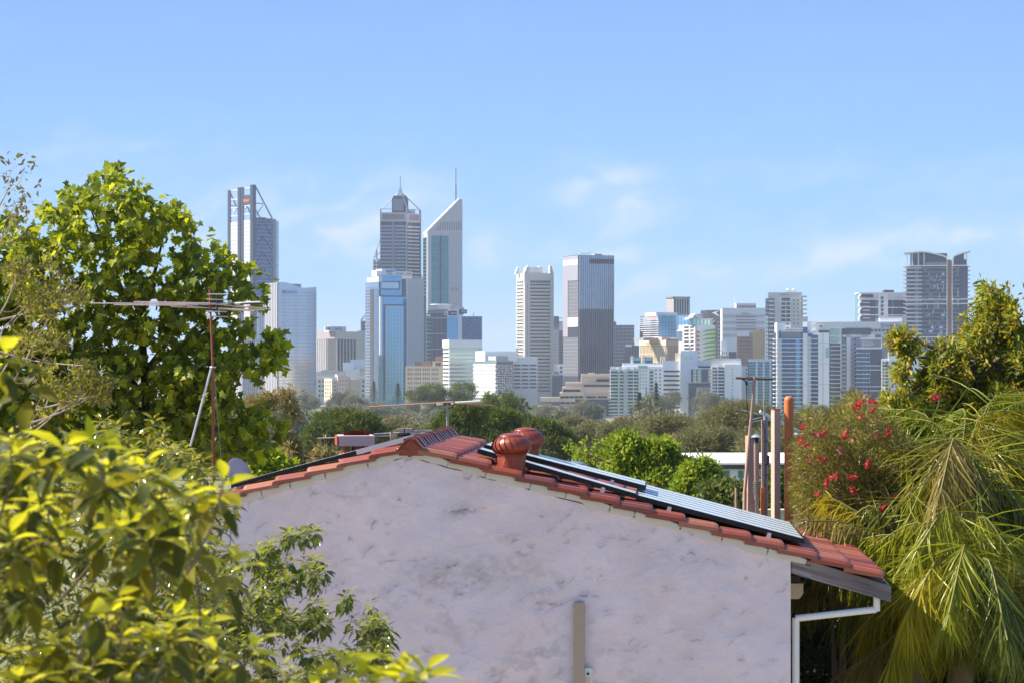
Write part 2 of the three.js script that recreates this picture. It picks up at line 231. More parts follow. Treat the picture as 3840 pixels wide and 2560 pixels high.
// ---- turbine ventilators: a throat, a spinning head of curved vanes and a cap
function turbine(label, x, y, z, m, r) {
  const t = placeLikeHouse(thing('turbine_vent', label, 'roof ventilator')); const o = new THREE.Group();
  const thr = part('throat', new THREE.CylinderGeometry(r * 0.98, r * 1.0, 0.42, 28), m, t); thr.position.set(x, y + 0.03, z);
  const col = part('collar', new THREE.TorusGeometry(r * 1.0, 0.012, 8, 28).rotateX(Math.PI / 2), m, t); col.position.set(x, y + 0.235, z);
  const cap = part('cap', new THREE.SphereGeometry(r * 0.86, 24, 8, 0, Math.PI * 2, 0, Math.PI / 2).scale(1, 0.3, 1), m, t); cap.position.set(x, y + 0.408, z);
  const pr = [[0.99, 0.24], [1.22, 0.258], [1.36, 0.29], [1.37, 0.326], [1.24, 0.368], [0.98, 0.402], [0.6, 0.42]];
  const inner = part('core', new THREE.LatheGeometry(pr.map(([a, b]) => new THREE.Vector2(a * r * 0.93, b - 0.24)), 30), m, t); inner.position.set(x, y + 0.238, z);
  const pos = [], idx = []; const sw = 0.55;
  for (const dt of [0, 0.3]) pr.forEach(([a, b], i) => { const th = i / 6 * sw + dt, rr = a * r * (dt ? 0.975 : 1.03); pos.push(Math.cos(th) * rr, b, Math.sin(th) * rr); });
  for (let i = 0; i < 6; i++) idx.push(i, i + 7, i + 1, i + 1, i + 7, i + 8);
  const g = new THREE.BufferGeometry(); g.setAttribute('position', new THREE.Float32BufferAttribute(pos, 3)); g.setIndex(idx); g.computeVertexNormals();
  const mm = m.clone(); mm.side = THREE.DoubleSide;
  for (let k = 0; k < 20; k++) { const v = part('vane', g, mm, t); v.position.set(x, y, z); v.rotation.y = k / 20 * Math.PI * 2; }
  return t;
}
{ const a = hpt(1918, 1770, -0.28), b = hpt(1972, 1737, -1.7), c = hpt(2156, 1790, -3.9);
  turbine('red turbine ventilator standing nearest on the tiled roof', a.x, a.y - 0.06, a.z, M.vent, 0.14);
  turbine('red turbine ventilator behind the other red one', b.x, b.y - 0.07, b.z, M.vent, 0.14);
  turbine('grey metal turbine ventilator half hidden behind the solar panels', c.x, c.y - 0.26, c.z, M.ventGrey, 0.14); }

// ---- solar panels on rails above the tiles
function panel(label, P0, P1, wz, strips, gaps, group) {      // P0 upper near corner, P1 lower near corner (local), wz depth along the ridge
  const t = placeLikeHouse(thing('solar_panel', label, 'solar panel', group)); const L = P0.distanceTo(P1), o = new THREE.Group();
  const ang = Math.atan2(P1.y - P0.y, P1.x - P0.x), c = Math.cos(ang), s = Math.sin(ang);
  const put = (name, u0, u1, v0, v1, w0, w1, m) => { const b = part(name, UNIT, m, t), u = (u0 + u1) / 2, v = (v0 + v1) / 2; b.position.set(P0.x + u * c - v * s, P0.y + u * s + v * c, P0.z - (w0 + w1) / 2); b.rotation.z = ang; b.scale.set(u1 - u0, v1 - v0, w1 - w0); return b; };
  put('backing', 0.002, L - 0.002, -0.028, -0.003, 0.002, wz - 0.002, M.frame);
  put('frame', 0, L, -0.04, 0.004, -0.008, 0, M.frame); put('frame', 0, L, -0.04, 0.004, wz, wz + 0.008, M.frame); put('frame', -0.012, -0.001, -0.035, 0.005, -0.008, wz + 0.008, M.frame); put('frame', L + 0.001, L + 0.012, -0.035, 0.005, -0.008, wz + 0.008, M.frame);
  const sw = (wz - gaps * (strips + 1)) / strips;
  for (let k = 0; k < strips; k++) { const w = gaps + k * (sw + gaps); put('cell_strip', 0.004, L - 0.004, -0.003, 0.006, w, w + sw, M.cellGlare); put('frame_bar', 0.003, L - 0.003, -0.002, 0.0082, w - gaps * 0.6, w, M.matte); }
  for (const f of [0.2, 0.8]) { const u = L * f; put('rail', u - 0.02, u + 0.02, -0.075, -0.042, -0.02, wz, M.alu); const b = put('bracket', u - 0.018, u + 0.018, -0.13, -0.02, -0.03, -0.012, M.alu); put('bracket_foot', u - 0.004, u + 0.004, -0.2, -0.1, -0.026, -0.018, M.alu); }
  return t;
}
{ const z = -0.34; const q = (px, py) => hpt(px, py, z);
  panel('lower solar panel of six pale strips near the eave', q(2390, 1858), q(3014, 2022), 2.5, 6, 0.035);
  panel('narrow upper solar strip beside the red ventilators', q(1796, 1684), q(2384, 1852), 0.42, 1, 0.02);
  const p = hpt(1820, 1668, -1.05), r = hpt(2420, 1822, -1.05); panel('second upper solar strip behind the ventilators', p, r, 0.9, 2, 0.03);
  // the panel on the far slope, seen from its edge
  const e0 = hpt(1512, 1640, -0.5), e1 = hpt(868, 1812, -0.5), t = placeLikeHouse(thing('solar_panel', 'dark solar panel on the left slope seen edge on', 'solar panel'));
  const d = new V3().subVectors(e1, e0).normalize(), f = e0.clone().lerp(e1, 0.27);
  const bm = (n, a, b, dy, h, w, m, dz = 0) => { const o = part(n, UNIT, m, t); const an = Math.atan2(a.y - b.y, a.x - b.x); o.position.copy(a).lerp(b, 0.5).add(new V3(0, dy, dz)); o.rotation.z = an; o.scale.set(a.distanceTo(b), h, w); return o; };
  bm('panel_frame', f.clone().addScaledVector(d, 0.003), e1, -0.02, 0.042, 0.06, M.frame); bm('panel_frame', e0, f, -0.02, 0.05, 0.07, M.alu); bm('panel_sheet', f, e1, -0.005, 0.012, 1.0, M.cellGlare, -0.55); bm('panel_sheet', e0, f, -0.005, 0.012, 1.0, M.cellGlare, -0.56);
  for (const [px, py] of [[1080, 1790], [920, 1832], [1225, 1752], [1330, 1722], [1395, 1702]]) { const a = hpt(px, py, -0.62); bm('reflector_sheet', a.clone().addScaledVector(d, -0.14), a.clone().addScaledVector(d, 0.14), -0.012, 0.06, 0.03, M.alu); }
  for (const u of [0.1, 0.24, 0.53, 0.85]) { const a = e0.clone().lerp(e1, u); rodMesh('bracket', a.clone().add(new V3(0, -0.03, -0.02)), a.clone().add(new V3(0.03, -0.16, -0.02)), 0.012, M.alu, t); }
}

// ================================================================ THE CITY ACROSS THE FLATS
const CITY = -46;
const C = {
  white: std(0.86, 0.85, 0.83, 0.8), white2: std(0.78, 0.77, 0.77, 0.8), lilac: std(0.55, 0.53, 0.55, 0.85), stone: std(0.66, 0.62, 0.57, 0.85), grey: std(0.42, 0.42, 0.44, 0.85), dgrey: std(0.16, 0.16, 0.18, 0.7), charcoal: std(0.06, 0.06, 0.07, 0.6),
  cream: std(0.7, 0.58, 0.42, 0.85), creamD: std(0.52, 0.42, 0.33, 0.85), pink: std(0.62, 0.47, 0.42, 0.85), tanW: std(0.62, 0.45, 0.24, 0.85), tan: std(0.5, 0.35, 0.23, 0.8), brown: std(0.2, 0.14, 0.12, 0.8), rust: std(0.38, 0.19, 0.12, 0.85), mauve: std(0.33, 0.29, 0.31, 0.8),
  win: std(0.035, 0.04, 0.055, 0.18, 0.2), win2: std(0.1, 0.11, 0.14, 0.2, 0.3), blue: std(0.17, 0.36, 0.58, 0.13, 0.85), blueD: std(0.07, 0.12, 0.23, 0.12, 0.8), blueP: std(0.42, 0.5, 0.62, 0.15, 0.85), slate: std(0.24, 0.24, 0.28, 0.3, 0.4), slateD: std(0.095, 0.105, 0.145, 0.2, 0.45), steel: std(0.4, 0.39, 0.45, 0.5, 0.3), steelL: std(0.62, 0.6, 0.64, 0.5, 0.25), green: std(0.1, 0.24, 0.26, 0.14, 0.8), greenP: std(0.38, 0.5, 0.45, 0.15, 0.8), teal: std(0.3, 0.52, 0.55, 0.15, 0.8),
  steelB: std(0.38, 0.45, 0.57, 0.16, 0.8), mirror: std(0.26, 0.34, 0.46, 0.12, 0.85), aqua: std(0.24, 0.45, 0.62, 0.13, 0.85), finG: std(0.4, 0.46, 0.54, 0.3, 0.6), red: std(0.75, 0.08, 0.06, 0.6), lime: std(0.2, 0.42, 0.05, 0.8), roofRed: std(0.45, 0.16, 0.1, 0.9), metal: std(0.35, 0.36, 0.4, 0.45, 0.5),
};
// one building: x, corner and right edge in frame pixels at distance d; its front stands square to x, its visible flank runs back from the corner
function bld(name, label, d, xl, xc, xr, o = {}) {
  const s = d / FOC, right = !!o.right, vis = (right ? xr - xc : xc - xl) * s, D = o.D ?? 30, th = Math.asin(Math.min(0.9, vis / D)) * (right ? -1 : 1), cth = Math.cos(th), sth = Math.abs(Math.sin(th)) || 1;
  const fl = right ? xl : xc, fr = right ? xc : xr, W = (fr - fl) * s / cth;
  const g = thing(name, label, o.cat ?? 'building', o.group); const p = at(fl, HOR, d), bear = Math.atan((fl - CX) / FOC);
  g.position.set(p.x, CITY, p.z); g.rotation.y = th - bear;
  if (right) { g.position.z -= W * sth * 0.5; }
  const X = (px) => (px - fl) * s / cth, Y = (py) => EYE + (HOR - py) * s - CITY, Z = (px) => (right ? -(px - xc) : -(xc - px)) * s / sth;
  const b = { g, s, W, D, X, Y, Z, right };
  b.f = (n, x0, x1, y0, y1, pr, m, rec = 0.3, par = g) => boxMesh(n, X(x0), X(x1), Y(y0), Y(y1), -rec, pr, m, par);
  b.l = (n, x0, x1, y0, y1, pr, m, rec = 0.3) => right ? boxMesh(n, W - rec, W + pr, Y(y0), Y(y1), Z(x0), Z(x1), m, g) : boxMesh(n, -pr, rec, Y(y0), Y(y1), Z(x0), Z(x1), m, g);
  b.box = (n, x0, x1, y0, y1, z0, z1, m) => { const k = x0 < fl - 1 && !right ? -(z0 + z1) / 2 * Math.tan(th) : 0; return boxMesh(n, X(x0) + k, X(x1) + k, Y(y0), Y(y1), z0, z1, m, g); };
  b.body = (m, top, n = 'body') => boxMesh(n, 0, W, 0, Y(top), -D, 0, m, g);
  b.rows = (fc, n, x0, x1, y0, y1, step, h, pr, m) => { for (let y = y0; y < y1; y += step) b[fc](n, x0, x1, y, y + h, pr, m); };
  b.cols = (fc, n, x0, x1, y0, y1, step, w, pr, m) => { for (let x = x0; x < x1 - w * 0.5; x += step) b[fc](n, x, x + w, y0, y1, pr, m); };
  b.grid = (fc, n, x0, x1, nx, y0, y1, ny, fw, fh, pr, m) => { const dx = (x1 - x0) / nx, dy = (y1 - y0) / ny; for (let j = 0; j < ny; j++) for (let i = 0; i < nx; i++) { const x = x0 + dx * (i + 0.5), y = y0 + dy * (j + 0.5); b[fc](n, x - dx * fw / 2, x + dx * fw / 2, y - dy * fh / 2, y + dy * fh / 2, pr, m); } };
  b.pt = (px, py, z) => new V3(X(px), Y(py), z);
  b.bar = (n, x0, y0, x1, y1, z, r, m, z2 = z) => rodMesh(n, b.pt(x0, y0, z), b.pt(x1, y1, z2), r, m, g);
  b.poly = (n, pts, z, dep, m) => { const q = part(n, prismGeo(pts.map(([x, y]) => [X(x), Y(y)]), dep), m, g); q.position.z = z; return q; };
  return b;
}
// flat print for signs
function sign(b, face, name, x0, x1, y0, y1, pr, bg, draw, w = 256, h = 64) {
  const cv = document.createElement('canvas'); cv.width = w; cv.height = h; const c = cv.getContext('2d'); c.fillStyle = bg; c.fillRect(0, 0, w, h); draw(c, w, h);
  const t = new THREE.CanvasTexture(cv); t.colorSpace = THREE.SRGBColorSpace; const m = new THREE.MeshStandardMaterial({ map: t, roughness: 0.6 });
  const X0 = b.X(x0), X1 = b.X(x1), H = Math.abs(b.Y(y1) - b.Y(y0)), yc = (b.Y(y0) + b.Y(y1)) / 2;
  let p;
  if (face === 'f') { p = part(name, new THREE.PlaneGeometry(X1 - X0, H), m, b.g); p.position.set((X0 + X1) / 2, yc, pr); }
  else { const z0 = b.Z(x0), z1 = b.Z(x1); p = part(name, new THREE.PlaneGeometry(Math.abs(z1 - z0), H), m, b.g); p.rotation.y = b.right ? Math.PI / 2 : -Math.PI / 2; p.position.set(b.right ? b.W + pr : -pr, yc, (z0 + z1) / 2); }
  return p;
}
const text = (s, col, font, k = 0.72, x = 0.5) => (c, w, h) => { c.fillStyle = col; c.font = font + ' ' + Math.round(h * k) + 'px sans-serif'; c.textAlign = 'center'; c.textBaseline = 'middle'; c.fillText(s, w * x, h * 0.53, w * 0.96); };

{ // 1. slate tower with the open steel crown
  const b = bld('crowned_tower', 'tallest left slate tower with open steel truss crown and red lettering', 2750, 855, 948, 1044, { D: 46 });
  b.body(C.steel, 824);
  b.l('facade', 857, 892, 830, 1500, 0.6, C.steelL); b.l('facade', 914, 941, 824, 1500, 0.6, C.steelL);
  b.rows('l', 'floor_joint', 857, 892, 842, 1240, 14, 1.4, 0.75, C.steel); b.rows('l', 'floor_joint', 914, 941, 838, 1240, 14, 1.4, 0.75, C.steel);
  b.l('column', 893, 902, 699, 1500, 1.2, C.slateD); b.l('column', 905, 914, 699, 1500, 1.2, C.slateD); b.l('column', 855, 864, 706, 1500, 1.2, C.slateD);
  boxMesh('column', -1.6, 3.2, 0, b.Y(693), -3.5, 1.4, C.slateD, b.g);
  b.f('glazing', 957, 1021, 826, 1500, 0.5, C.blueD); b.rows('f', 'floor_joint', 957, 1021, 836, 1250, 14.4, 1.6, 0.7, C.steel);
  b.f('pier', 1021, 1033, 818, 1500, 1.0, C.slate); b.f('corner_glazing', 1033, 1044, 824, 1500, 0.4, C.blueP); b.rows('f', 'floor_joint', 1033, 1044, 834, 1250, 14.4, 1.4, 0.6, C.slate);
  for (const [y0, y1] of [[826, 877], [884, 937], [944, 995], [1007, 1054]]) { b.bar('brace', 987, y0, 957, y1, 1.2, 0.7, C.slate); b.bar('brace', 987, y0, 1020, y1 + 2, 1.2, 0.7, C.slate); }
  // crown: raking struts and ties
  const S = C.metal;
  b.bar('strut', 957, 698, 1020, 816, 0, 0.9, C.slate); b.bar('strut', 957, 762, 984, 762, 0, 0.6, C.slate); b.bar('strut', 986, 766, 960, 808, 0, 0.5, C.slate); b.bar('strut', 957, 780, 976, 816, -1, 0.8, C.slate); b.bar('strut', 962, 816, 957, 800, -1, 0.5, C.slate);
  for (const [z, a] of [[b.Z(858), 0], [b.Z(898), 0]]) { rodMesh('strut', new V3(1, b.Y(712), z), new V3(20, b.Y(822), z), 0.8, C.slate, b.g); rodMesh('strut', new V3(1, b.Y(765), z), new V3(9, b.Y(765), z), 0.5, C.slate, b.g); rodMesh('strut', new V3(1, b.Y(820), z), new V3(10, b.Y(768), z), 0.5, C.slate, b.g); }
  for (const y of [705, 740, 772, 803]) { b.l('tie', 864, 893, y, y + 4, 0.4, C.steelL, 0.4); b.l('tie', 914, 942, y - 4, y, 0.4, C.steelL, 0.4); }
  b.l('sign_box', 911, 943, 730, 766, 0.9, C.charcoal, 2);
  sign(b, 'l', 'sign', 913, 937, 738, 762, 1.0, '#4a3d45', text('BHP', '#f4706a', 'bold', 0.6), 128, 96);
  b.box('plant_room', 975, 1033, 815, 826, -20, -6, C.dgrey); b.box('plant_room', 992, 1013, 811, 826, -16, -8, C.slate);
}
{ // 2. glass tower with the waving roofline
  const b = bld('glass_tower', 'blue-grey glass tower with dipping wavy roofline right of the crowned tower', 2550, 991, 1045, 1186, { D: 42 });
  const top = []; for (let i = 0; i <= 14; i++) { const x = 1045 + i / 14 * 141; top.push([x, 1058 + (x < 1063 ? 0 : x < 1140 ? 21 * sm((x - 1063) / 77) : 21 - 5 * sm((x - 1140) / 46))]); }
  const bd = part('body', prismGeo([[b.W, 0], ...top.slice().reverse().map(([x, y]) => [b.X(x), b.Y(y)]), [0, 0]].reverse(), b.D), C.blueP, b.g);
  for (let k = 0; k < 12; k++) b.f('pane_strip', 1047 + k * 11.6, 1047 + k * 11.6 + 10.6, 1086, 1500, 0.15, k % 4 === 1 ? C.steelB : C.blueP);
  b.rows('f', 'floor_joint', 1045, 1186, 1096, 1480, 12.6, 1.3, 0.4, C.steel);
  b.l('flank', 991, 1044, 1060, 1500, 0.1, C.slate); b.cols('l', 'fin', 991, 1044, 1060, 1500, 6, 2.4, 1.4, C.steelL);
  b.box('plant_room', 1102, 1139, 1063, 1082, -20, -8, C.mauve);
  sign(b, 'f', 'sign', 1058, 1114, 1086, 1103, 0.6, '#a7bdda', (c, w, h) => { c.fillStyle = '#2b5fae'; c.beginPath(); c.moveTo(4, 6); c.lineTo(30, 20); c.lineTo(56, 6); c.lineTo(56, 24); c.lineTo(30, 38); c.lineTo(4, 24); c.fill(); c.fillStyle = '#c8434f'; c.beginPath(); c.moveTo(4, 30); c.lineTo(30, 44); c.lineTo(56, 30); c.lineTo(56, 46); c.lineTo(30, 60); c.lineTo(4, 46); c.fill(); c.fillStyle = '#23569f'; c.font = 'bold 44px sans-serif'; c.textBaseline = 'middle'; c.fillText('Chevron', 66, 34, 186); });
}
{ const b = bld('glass_annex', 'pale striped lower glass tower half hidden behind the large leafy tree', 2480, 880, 905, 991, { D: 30 }); b.body(C.steel, 1268); b.cols('f', 'fin', 907, 964, 1272, 1500, 8, 3, 1.2, C.steelL); b.f('bay', 964, 990, 1150, 1500, 0.2, C.steelL); b.cols('f', 'fin', 966, 990, 1150, 1500, 9, 3, 1, C.blueP); b.cols('l', 'fin', 881, 904, 1272, 1500, 8, 3, 1, C.steelL); }
{ // 3. brown office block with rooftop sign
  const b = bld('office_block', 'brown finned office block with small white rooftop sign', 2950, 1186, 1257, 1370, { D: 50 });
  b.body(C.mauve, 1243); b.l('parapet', 1186, 1257, 1243, 1270, 0.8, C.mauve); b.cols('l', 'fin', 1188, 1228, 1270, 1420, 7, 2.4, 1.4, C.lilac); b.l('dark_bay', 1229, 1256, 1270, 1420, 0.2, C.charcoal);
  b.f('parapet', 1257, 1337, 1243, 1272, 0.8, C.stone); b.f('end_wall', 1336, 1370, 1240, 1420, 1.0, C.stone); b.f('glazing', 1259, 1335, 1272, 1420, 0.2, C.win2); b.cols('f', 'fin', 1260, 1334, 1272, 1420, 12, 3.5, 1.4, C.lilac); b.rows('f', 'spandrel', 1259, 1335, 1284, 1400, 13, 4, 0.5, C.dgrey);
  b.box('sign_box', 1224, 1289, 1224, 1243, -16, -4, C.white2); sign(b, 'f', 'sign', 1224, 1289, 1225, 1239, -3.9, '#c9cbd4', (c, w, h) => { text('BOQ', '#3a3f55', 'bold', 0.8, 0.76)(c, w, h); c.fillStyle = '#6d8090'; c.fillRect(40, 16, 34, 30); }, 256, 56);
}
{ const b = bld('low_block', 'low white stepped roofs below the brown office block', 2750, 1186, 1186, 1372, { D: 30 }); b.body(C.stone, 1392); b.box('roof_block', 1285, 1325, 1358, 1392, -20, -2, C.white); b.box('roof_block', 1315, 1372, 1347, 1380, -26, -8, C.white2); b.box('roof_block', 1205, 1268, 1386, 1400, -12, 1, C.lilac); b.box('roof_block', 1295, 1347, 1382, 1420, -8, 2, C.white2); b.f('ledge', 1186, 1372, 1410, 1416, 1, C.white); b.grid('f', 'window', 1190, 1368, 12, 1420, 1490, 4, 0.55, 0.5, 0.1, C.win2); }
{ // pink brick flats
  const b = bld('brick_flats', 'pink brick flats with small windows among the park trees', 2350, 1216, 1245, 1352, { D: 24 });
  b.body(C.pink, 1420); b.l('bay_wall', 1216, 1245, 1418, 1500, 0.3, C.cream); b.grid('l', 'window', 1218, 1243, 3, 1424, 1492, 5, 0.45, 0.6, 0.45, C.win);
  b.f('bay', 1264, 1302, 1408, 1520, 2, C.pink); b.f('bay', 1302, 1312, 1412, 1520, 0.6, C.creamD); b.f('bay', 1312, 1350, 1420, 1520, 1.2, C.creamD); b.grid('f', 'window', 1266, 1300, 3, 1418, 1496, 5, 0.25, 0.3, 2.1, C.win); b.grid('f', 'window', 1248, 1262, 1, 1426, 1496, 5, 0.35, 0.35, 0.1, C.win); b.box('lift_room', 1265, 1298, 1402, 1412, -8, -1, C.pink);
}
{ const b = bld('crane_block', 'dark slim block with a slanting jib left of the blue tower', 2980, 1352, 1352, 1372, { D: 20 }); b.body(C.mauve, 1203); b.bar('jib', 1353, 1200, 1370, 1176, -2, 0.5, C.dgrey); b.bar('jib', 1353, 1202, 1372, 1186, -2, 0.4, C.dgrey); b.grid('f', 'window', 1356, 1370, 2, 1208, 1240, 3, 0.6, 0.5, 0.1, C.win); }
{ // 4. tower with the pyramid of stays and the mast
  const b = bld('mast_tower', 'dark banded office tower with pyramid stays and slim mast on top', 2850, 1425, 1425, 1525, { D: 47 });
  b.g.rotation.y += -0.02; const bb = bld; 
  b.body(C.slateD, 800);
  b.f('fascia', 1425, 1525, 797, 831, 0.8, C.grey); b.rows('f', 'floor_band', 1428, 1470, 846, 1012, 13.4, 5.2, 0.6, C.steel); b.rows('f', 'floor_band', 1478, 1522, 846, 1032, 13.4, 5.2, 0.6, C.steel); b.f('pilaster', 1470, 1477, 831, 1100, 1.4, C.slate); b.f('pilaster', 1425, 1428, 786, 1100, 1.4, C.slate); b.f('pilaster', 1522, 1527, 780, 1120, 1.6, C.grey); b.f('plant_band', 1428, 1522, 832, 838, 0.3, C.charcoal);
  sign(b, 'f', 'sign', 1434, 1516, 803, 824, 0.95, '#807c8a', (c, w, h) => { c.fillStyle = '#b4475a'; c.font = 'bold 46px serif'; c.textAlign = 'center'; c.textBaseline = 'middle'; c.fillText('RioTinto', w / 2, h / 2, w * 0.94); });
  const wing = new THREE.Group(); // the right-hand face turns away
  const D2 = b.W * 0.62, rx = (n, y0, y1, t0, t1, pr, m) => { const q = part(n, UNIT, m, b.g); const ang = -0.62, L = 49 * b.s / Math.cos(ang); const u = (t0 + t1) / 2 * L; q.position.set(b.W + u * Math.cos(ang) + pr * 0.5 * 0.58, (b.Y(y0) + b.Y(y1)) / 2, u * Math.sin(ang) + pr * 0.5 * 0.81); q.rotation.y = -ang; q.scale.set((t1 - t0) * L, Math.abs(b.Y(y0) - b.Y(y1)), pr); return q; };
  { const L = 49 * b.s, dz = -L * Math.tan(0.62), q = part('wing', prismGeo([[0, 0], [L, 0], [L, b.Y(800)], [0, b.Y(800)]], 30), C.slateD, b.g); q.position.set(b.W, 0, 0); const p = q.geometry.attributes.position; for (let i = 0; i < p.count; i++) p.setZ(i, p.getZ(i) + p.getX(i) / L * dz * (p.getZ(i) > -1 ? 1 : 0)); q.geometry.computeVertexNormals(); }
  rx('fascia', 800, 834, 0, 1, 1.2, C.grey); for (let y = 848; y < 1110; y += 13.4) { rx('floor_band', y, y + 5, 0.06, 0.48, 0.9, C.steelL); rx('floor_band', y, y + 5, 0.52, 0.96, 0.9, C.steelL); }
  rx('pilaster', 786, 1110, 0.97, 1.03, 1.8, C.slate);
  { const cv = document.createElement('canvas'); cv.width = 128; cv.height = 64; const c = cv.getContext('2d'); c.fillStyle = '#807c8a'; c.fillRect(0, 0, 128, 64); c.fillStyle = '#b4475a'; c.font = 'bold 46px serif'; c.textAlign = 'center'; c.textBaseline = 'middle'; c.fillText('RioTinto', 64, 32, 122); const t = new THREE.CanvasTexture(cv); t.colorSpace = THREE.SRGBColorSpace; const L = 49 * b.s / Math.cos(0.62), q = part('sign', new THREE.PlaneGeometry(L * 0.76, 7), new THREE.MeshStandardMaterial({ map: t, roughness: 0.6 }), b.g); q.rotation.y = 0.62; q.position.set(b.W + 0.5 * L * 0.81 + 0.6, b.Y(815), -0.5 * L * 0.58 + 1.1); }
  b.poly('lantern', [[1469, 800], [1530, 800], [1530, 745], [1523, 733], [1476, 733], [1469, 745]], -4, 26, C.slateD); b.f('lantern_band', 1474, 1512, 746, 790, -3.8, C.slate, 6); b.box('plant', 1530, 1556, 787, 800, -22, -8, C.grey);
  const m = C.metal, z = -16; b.bar('stay', 1427, 784, 1494, 719, z, 0.55, m); b.bar('stay', 1574, 784, 1505, 719, z, 0.55, m); b.bar('stay', 1505, 722, 1526, 780, 0, 0.6, m, -2); b.bar('rail', 1427, 783, 1470, 784, -1, 0.4, m); b.bar('rail', 1530, 784, 1574, 785, -8, 0.4, m); b.bar('post', 1427, 783, 1427, 800, -1, 0.6, m); b.bar('post', 1573, 784, 1573, 802, -22, 0.6, m);
  for (const x of [1495, 1500, 1505]) b.bar('mast_leg', x, 733, x, 704, z, 0.4, m); b.bar('mast_ring', 1494, 705, 1506, 705, z, 0.5, m); b.bar('mast_ring', 1494, 716, 1506, 716, z, 0.5, m); b.bar('mast', 1500, 706, 1500, 657, z, 0.55, m); for (const [a, c] of [[1495, 1492], [1505, 1508]]) b.bar('mast_leg', a, 718, c, 733, z, 0.35, m);
  b.box('side_block', 1399, 1409, 973, 1120, -20, -2, C.lilac); b.box('side_block', 1412, 1424, 972, 1120, -20, -2, C.lilac); b.rows('f', 'dark_band', 1399, 1424, 985, 1030, 14, 4, -1.6, C.dgrey); b.bar('stay', 1400, 968, 1424, 900, -4, 0.5, m); b.bar('stay', 1400, 968, 1424, 946, -4, 0.4, m); b.bar('stay', 1412, 936, 1412, 972, -4, 0.8, m); b.bar('brace', 1556, 1040, 1574, 1020, -10, 0.5, m); b.bar('brace', 1574, 1020, 1584, 1042, -10, 0.5, m);
}
{ // 5. wedge-topped tower
  const b = bld('wedge_tower', 'pale wedge-topped tower with tall green glass panel and mast', 2800, 1589, 1602, 1734, { D: 40 });
  b.poly('body', [[1602, 1500], [1734, 1500], [1734, 746], [1724, 746], [1602, 872]], 0, b.D, C.lilac);
  b.poly('slope_coping', [[1601, 873], [1601, 867], [1723, 742], [1724, 747]], 1, b.D, C.white);
  b.f('green_panel', 1617, 1648, 888, 1142, 0.15, C.green); b.f('green_panel', 1655, 1682, 888, 1142, 0.15, C.green); b.f('dark_mullion', 1648.5, 1654.5, 886, 1142, 0.5, C.slateD); b.rows('f', 'transom', 1617, 1682, 900, 1140, 13, 1.1, 0.4, C.dgrey); b.f('panel_head', 1617, 1682, 884, 888, 0.5, C.slate);
  for (let k = 0; k < 12; k++) { const x = 1634 + k * 8.4, y0 = Math.max(831, 862 - (k + 0.7) * 10); b.f('louvre', x, x + 4, y0, 863, 0.25, C.mauve); }
  for (let k = 0; k < 4; k++) b.f('louvre', 1692 + k * 8, 1696 + k * 8, 1078, 1091, 0.25, C.mauve);
  b.rows('f', 'panel_joint', 1683, 1733, 876, 1150, 11, 0.8, 0.12, C.grey); b.cols('f', 'panel_joint', 1690, 1733, 872, 1150, 11, 0.8, 0.13, C.grey);
  b.l('side_glazing', 1590, 1600, 888, 1500, 1.2, C.green); b.f('edge', 1602, 1607, 874, 1500, 0.6, C.white2);
  b.bar('mast', 1713, 752, 1713, 690, -10, 0.8, C.dgrey); b.bar('mast', 1713, 690, 1713, 626, -10, 0.5, C.dgrey); b.bar('mast_arm', 1709, 724, 1718, 724, -10, 0.5, C.dgrey); b.bar('rail', 1700, 768, 1722, 745, -2, 0.5, C.dgrey);
}
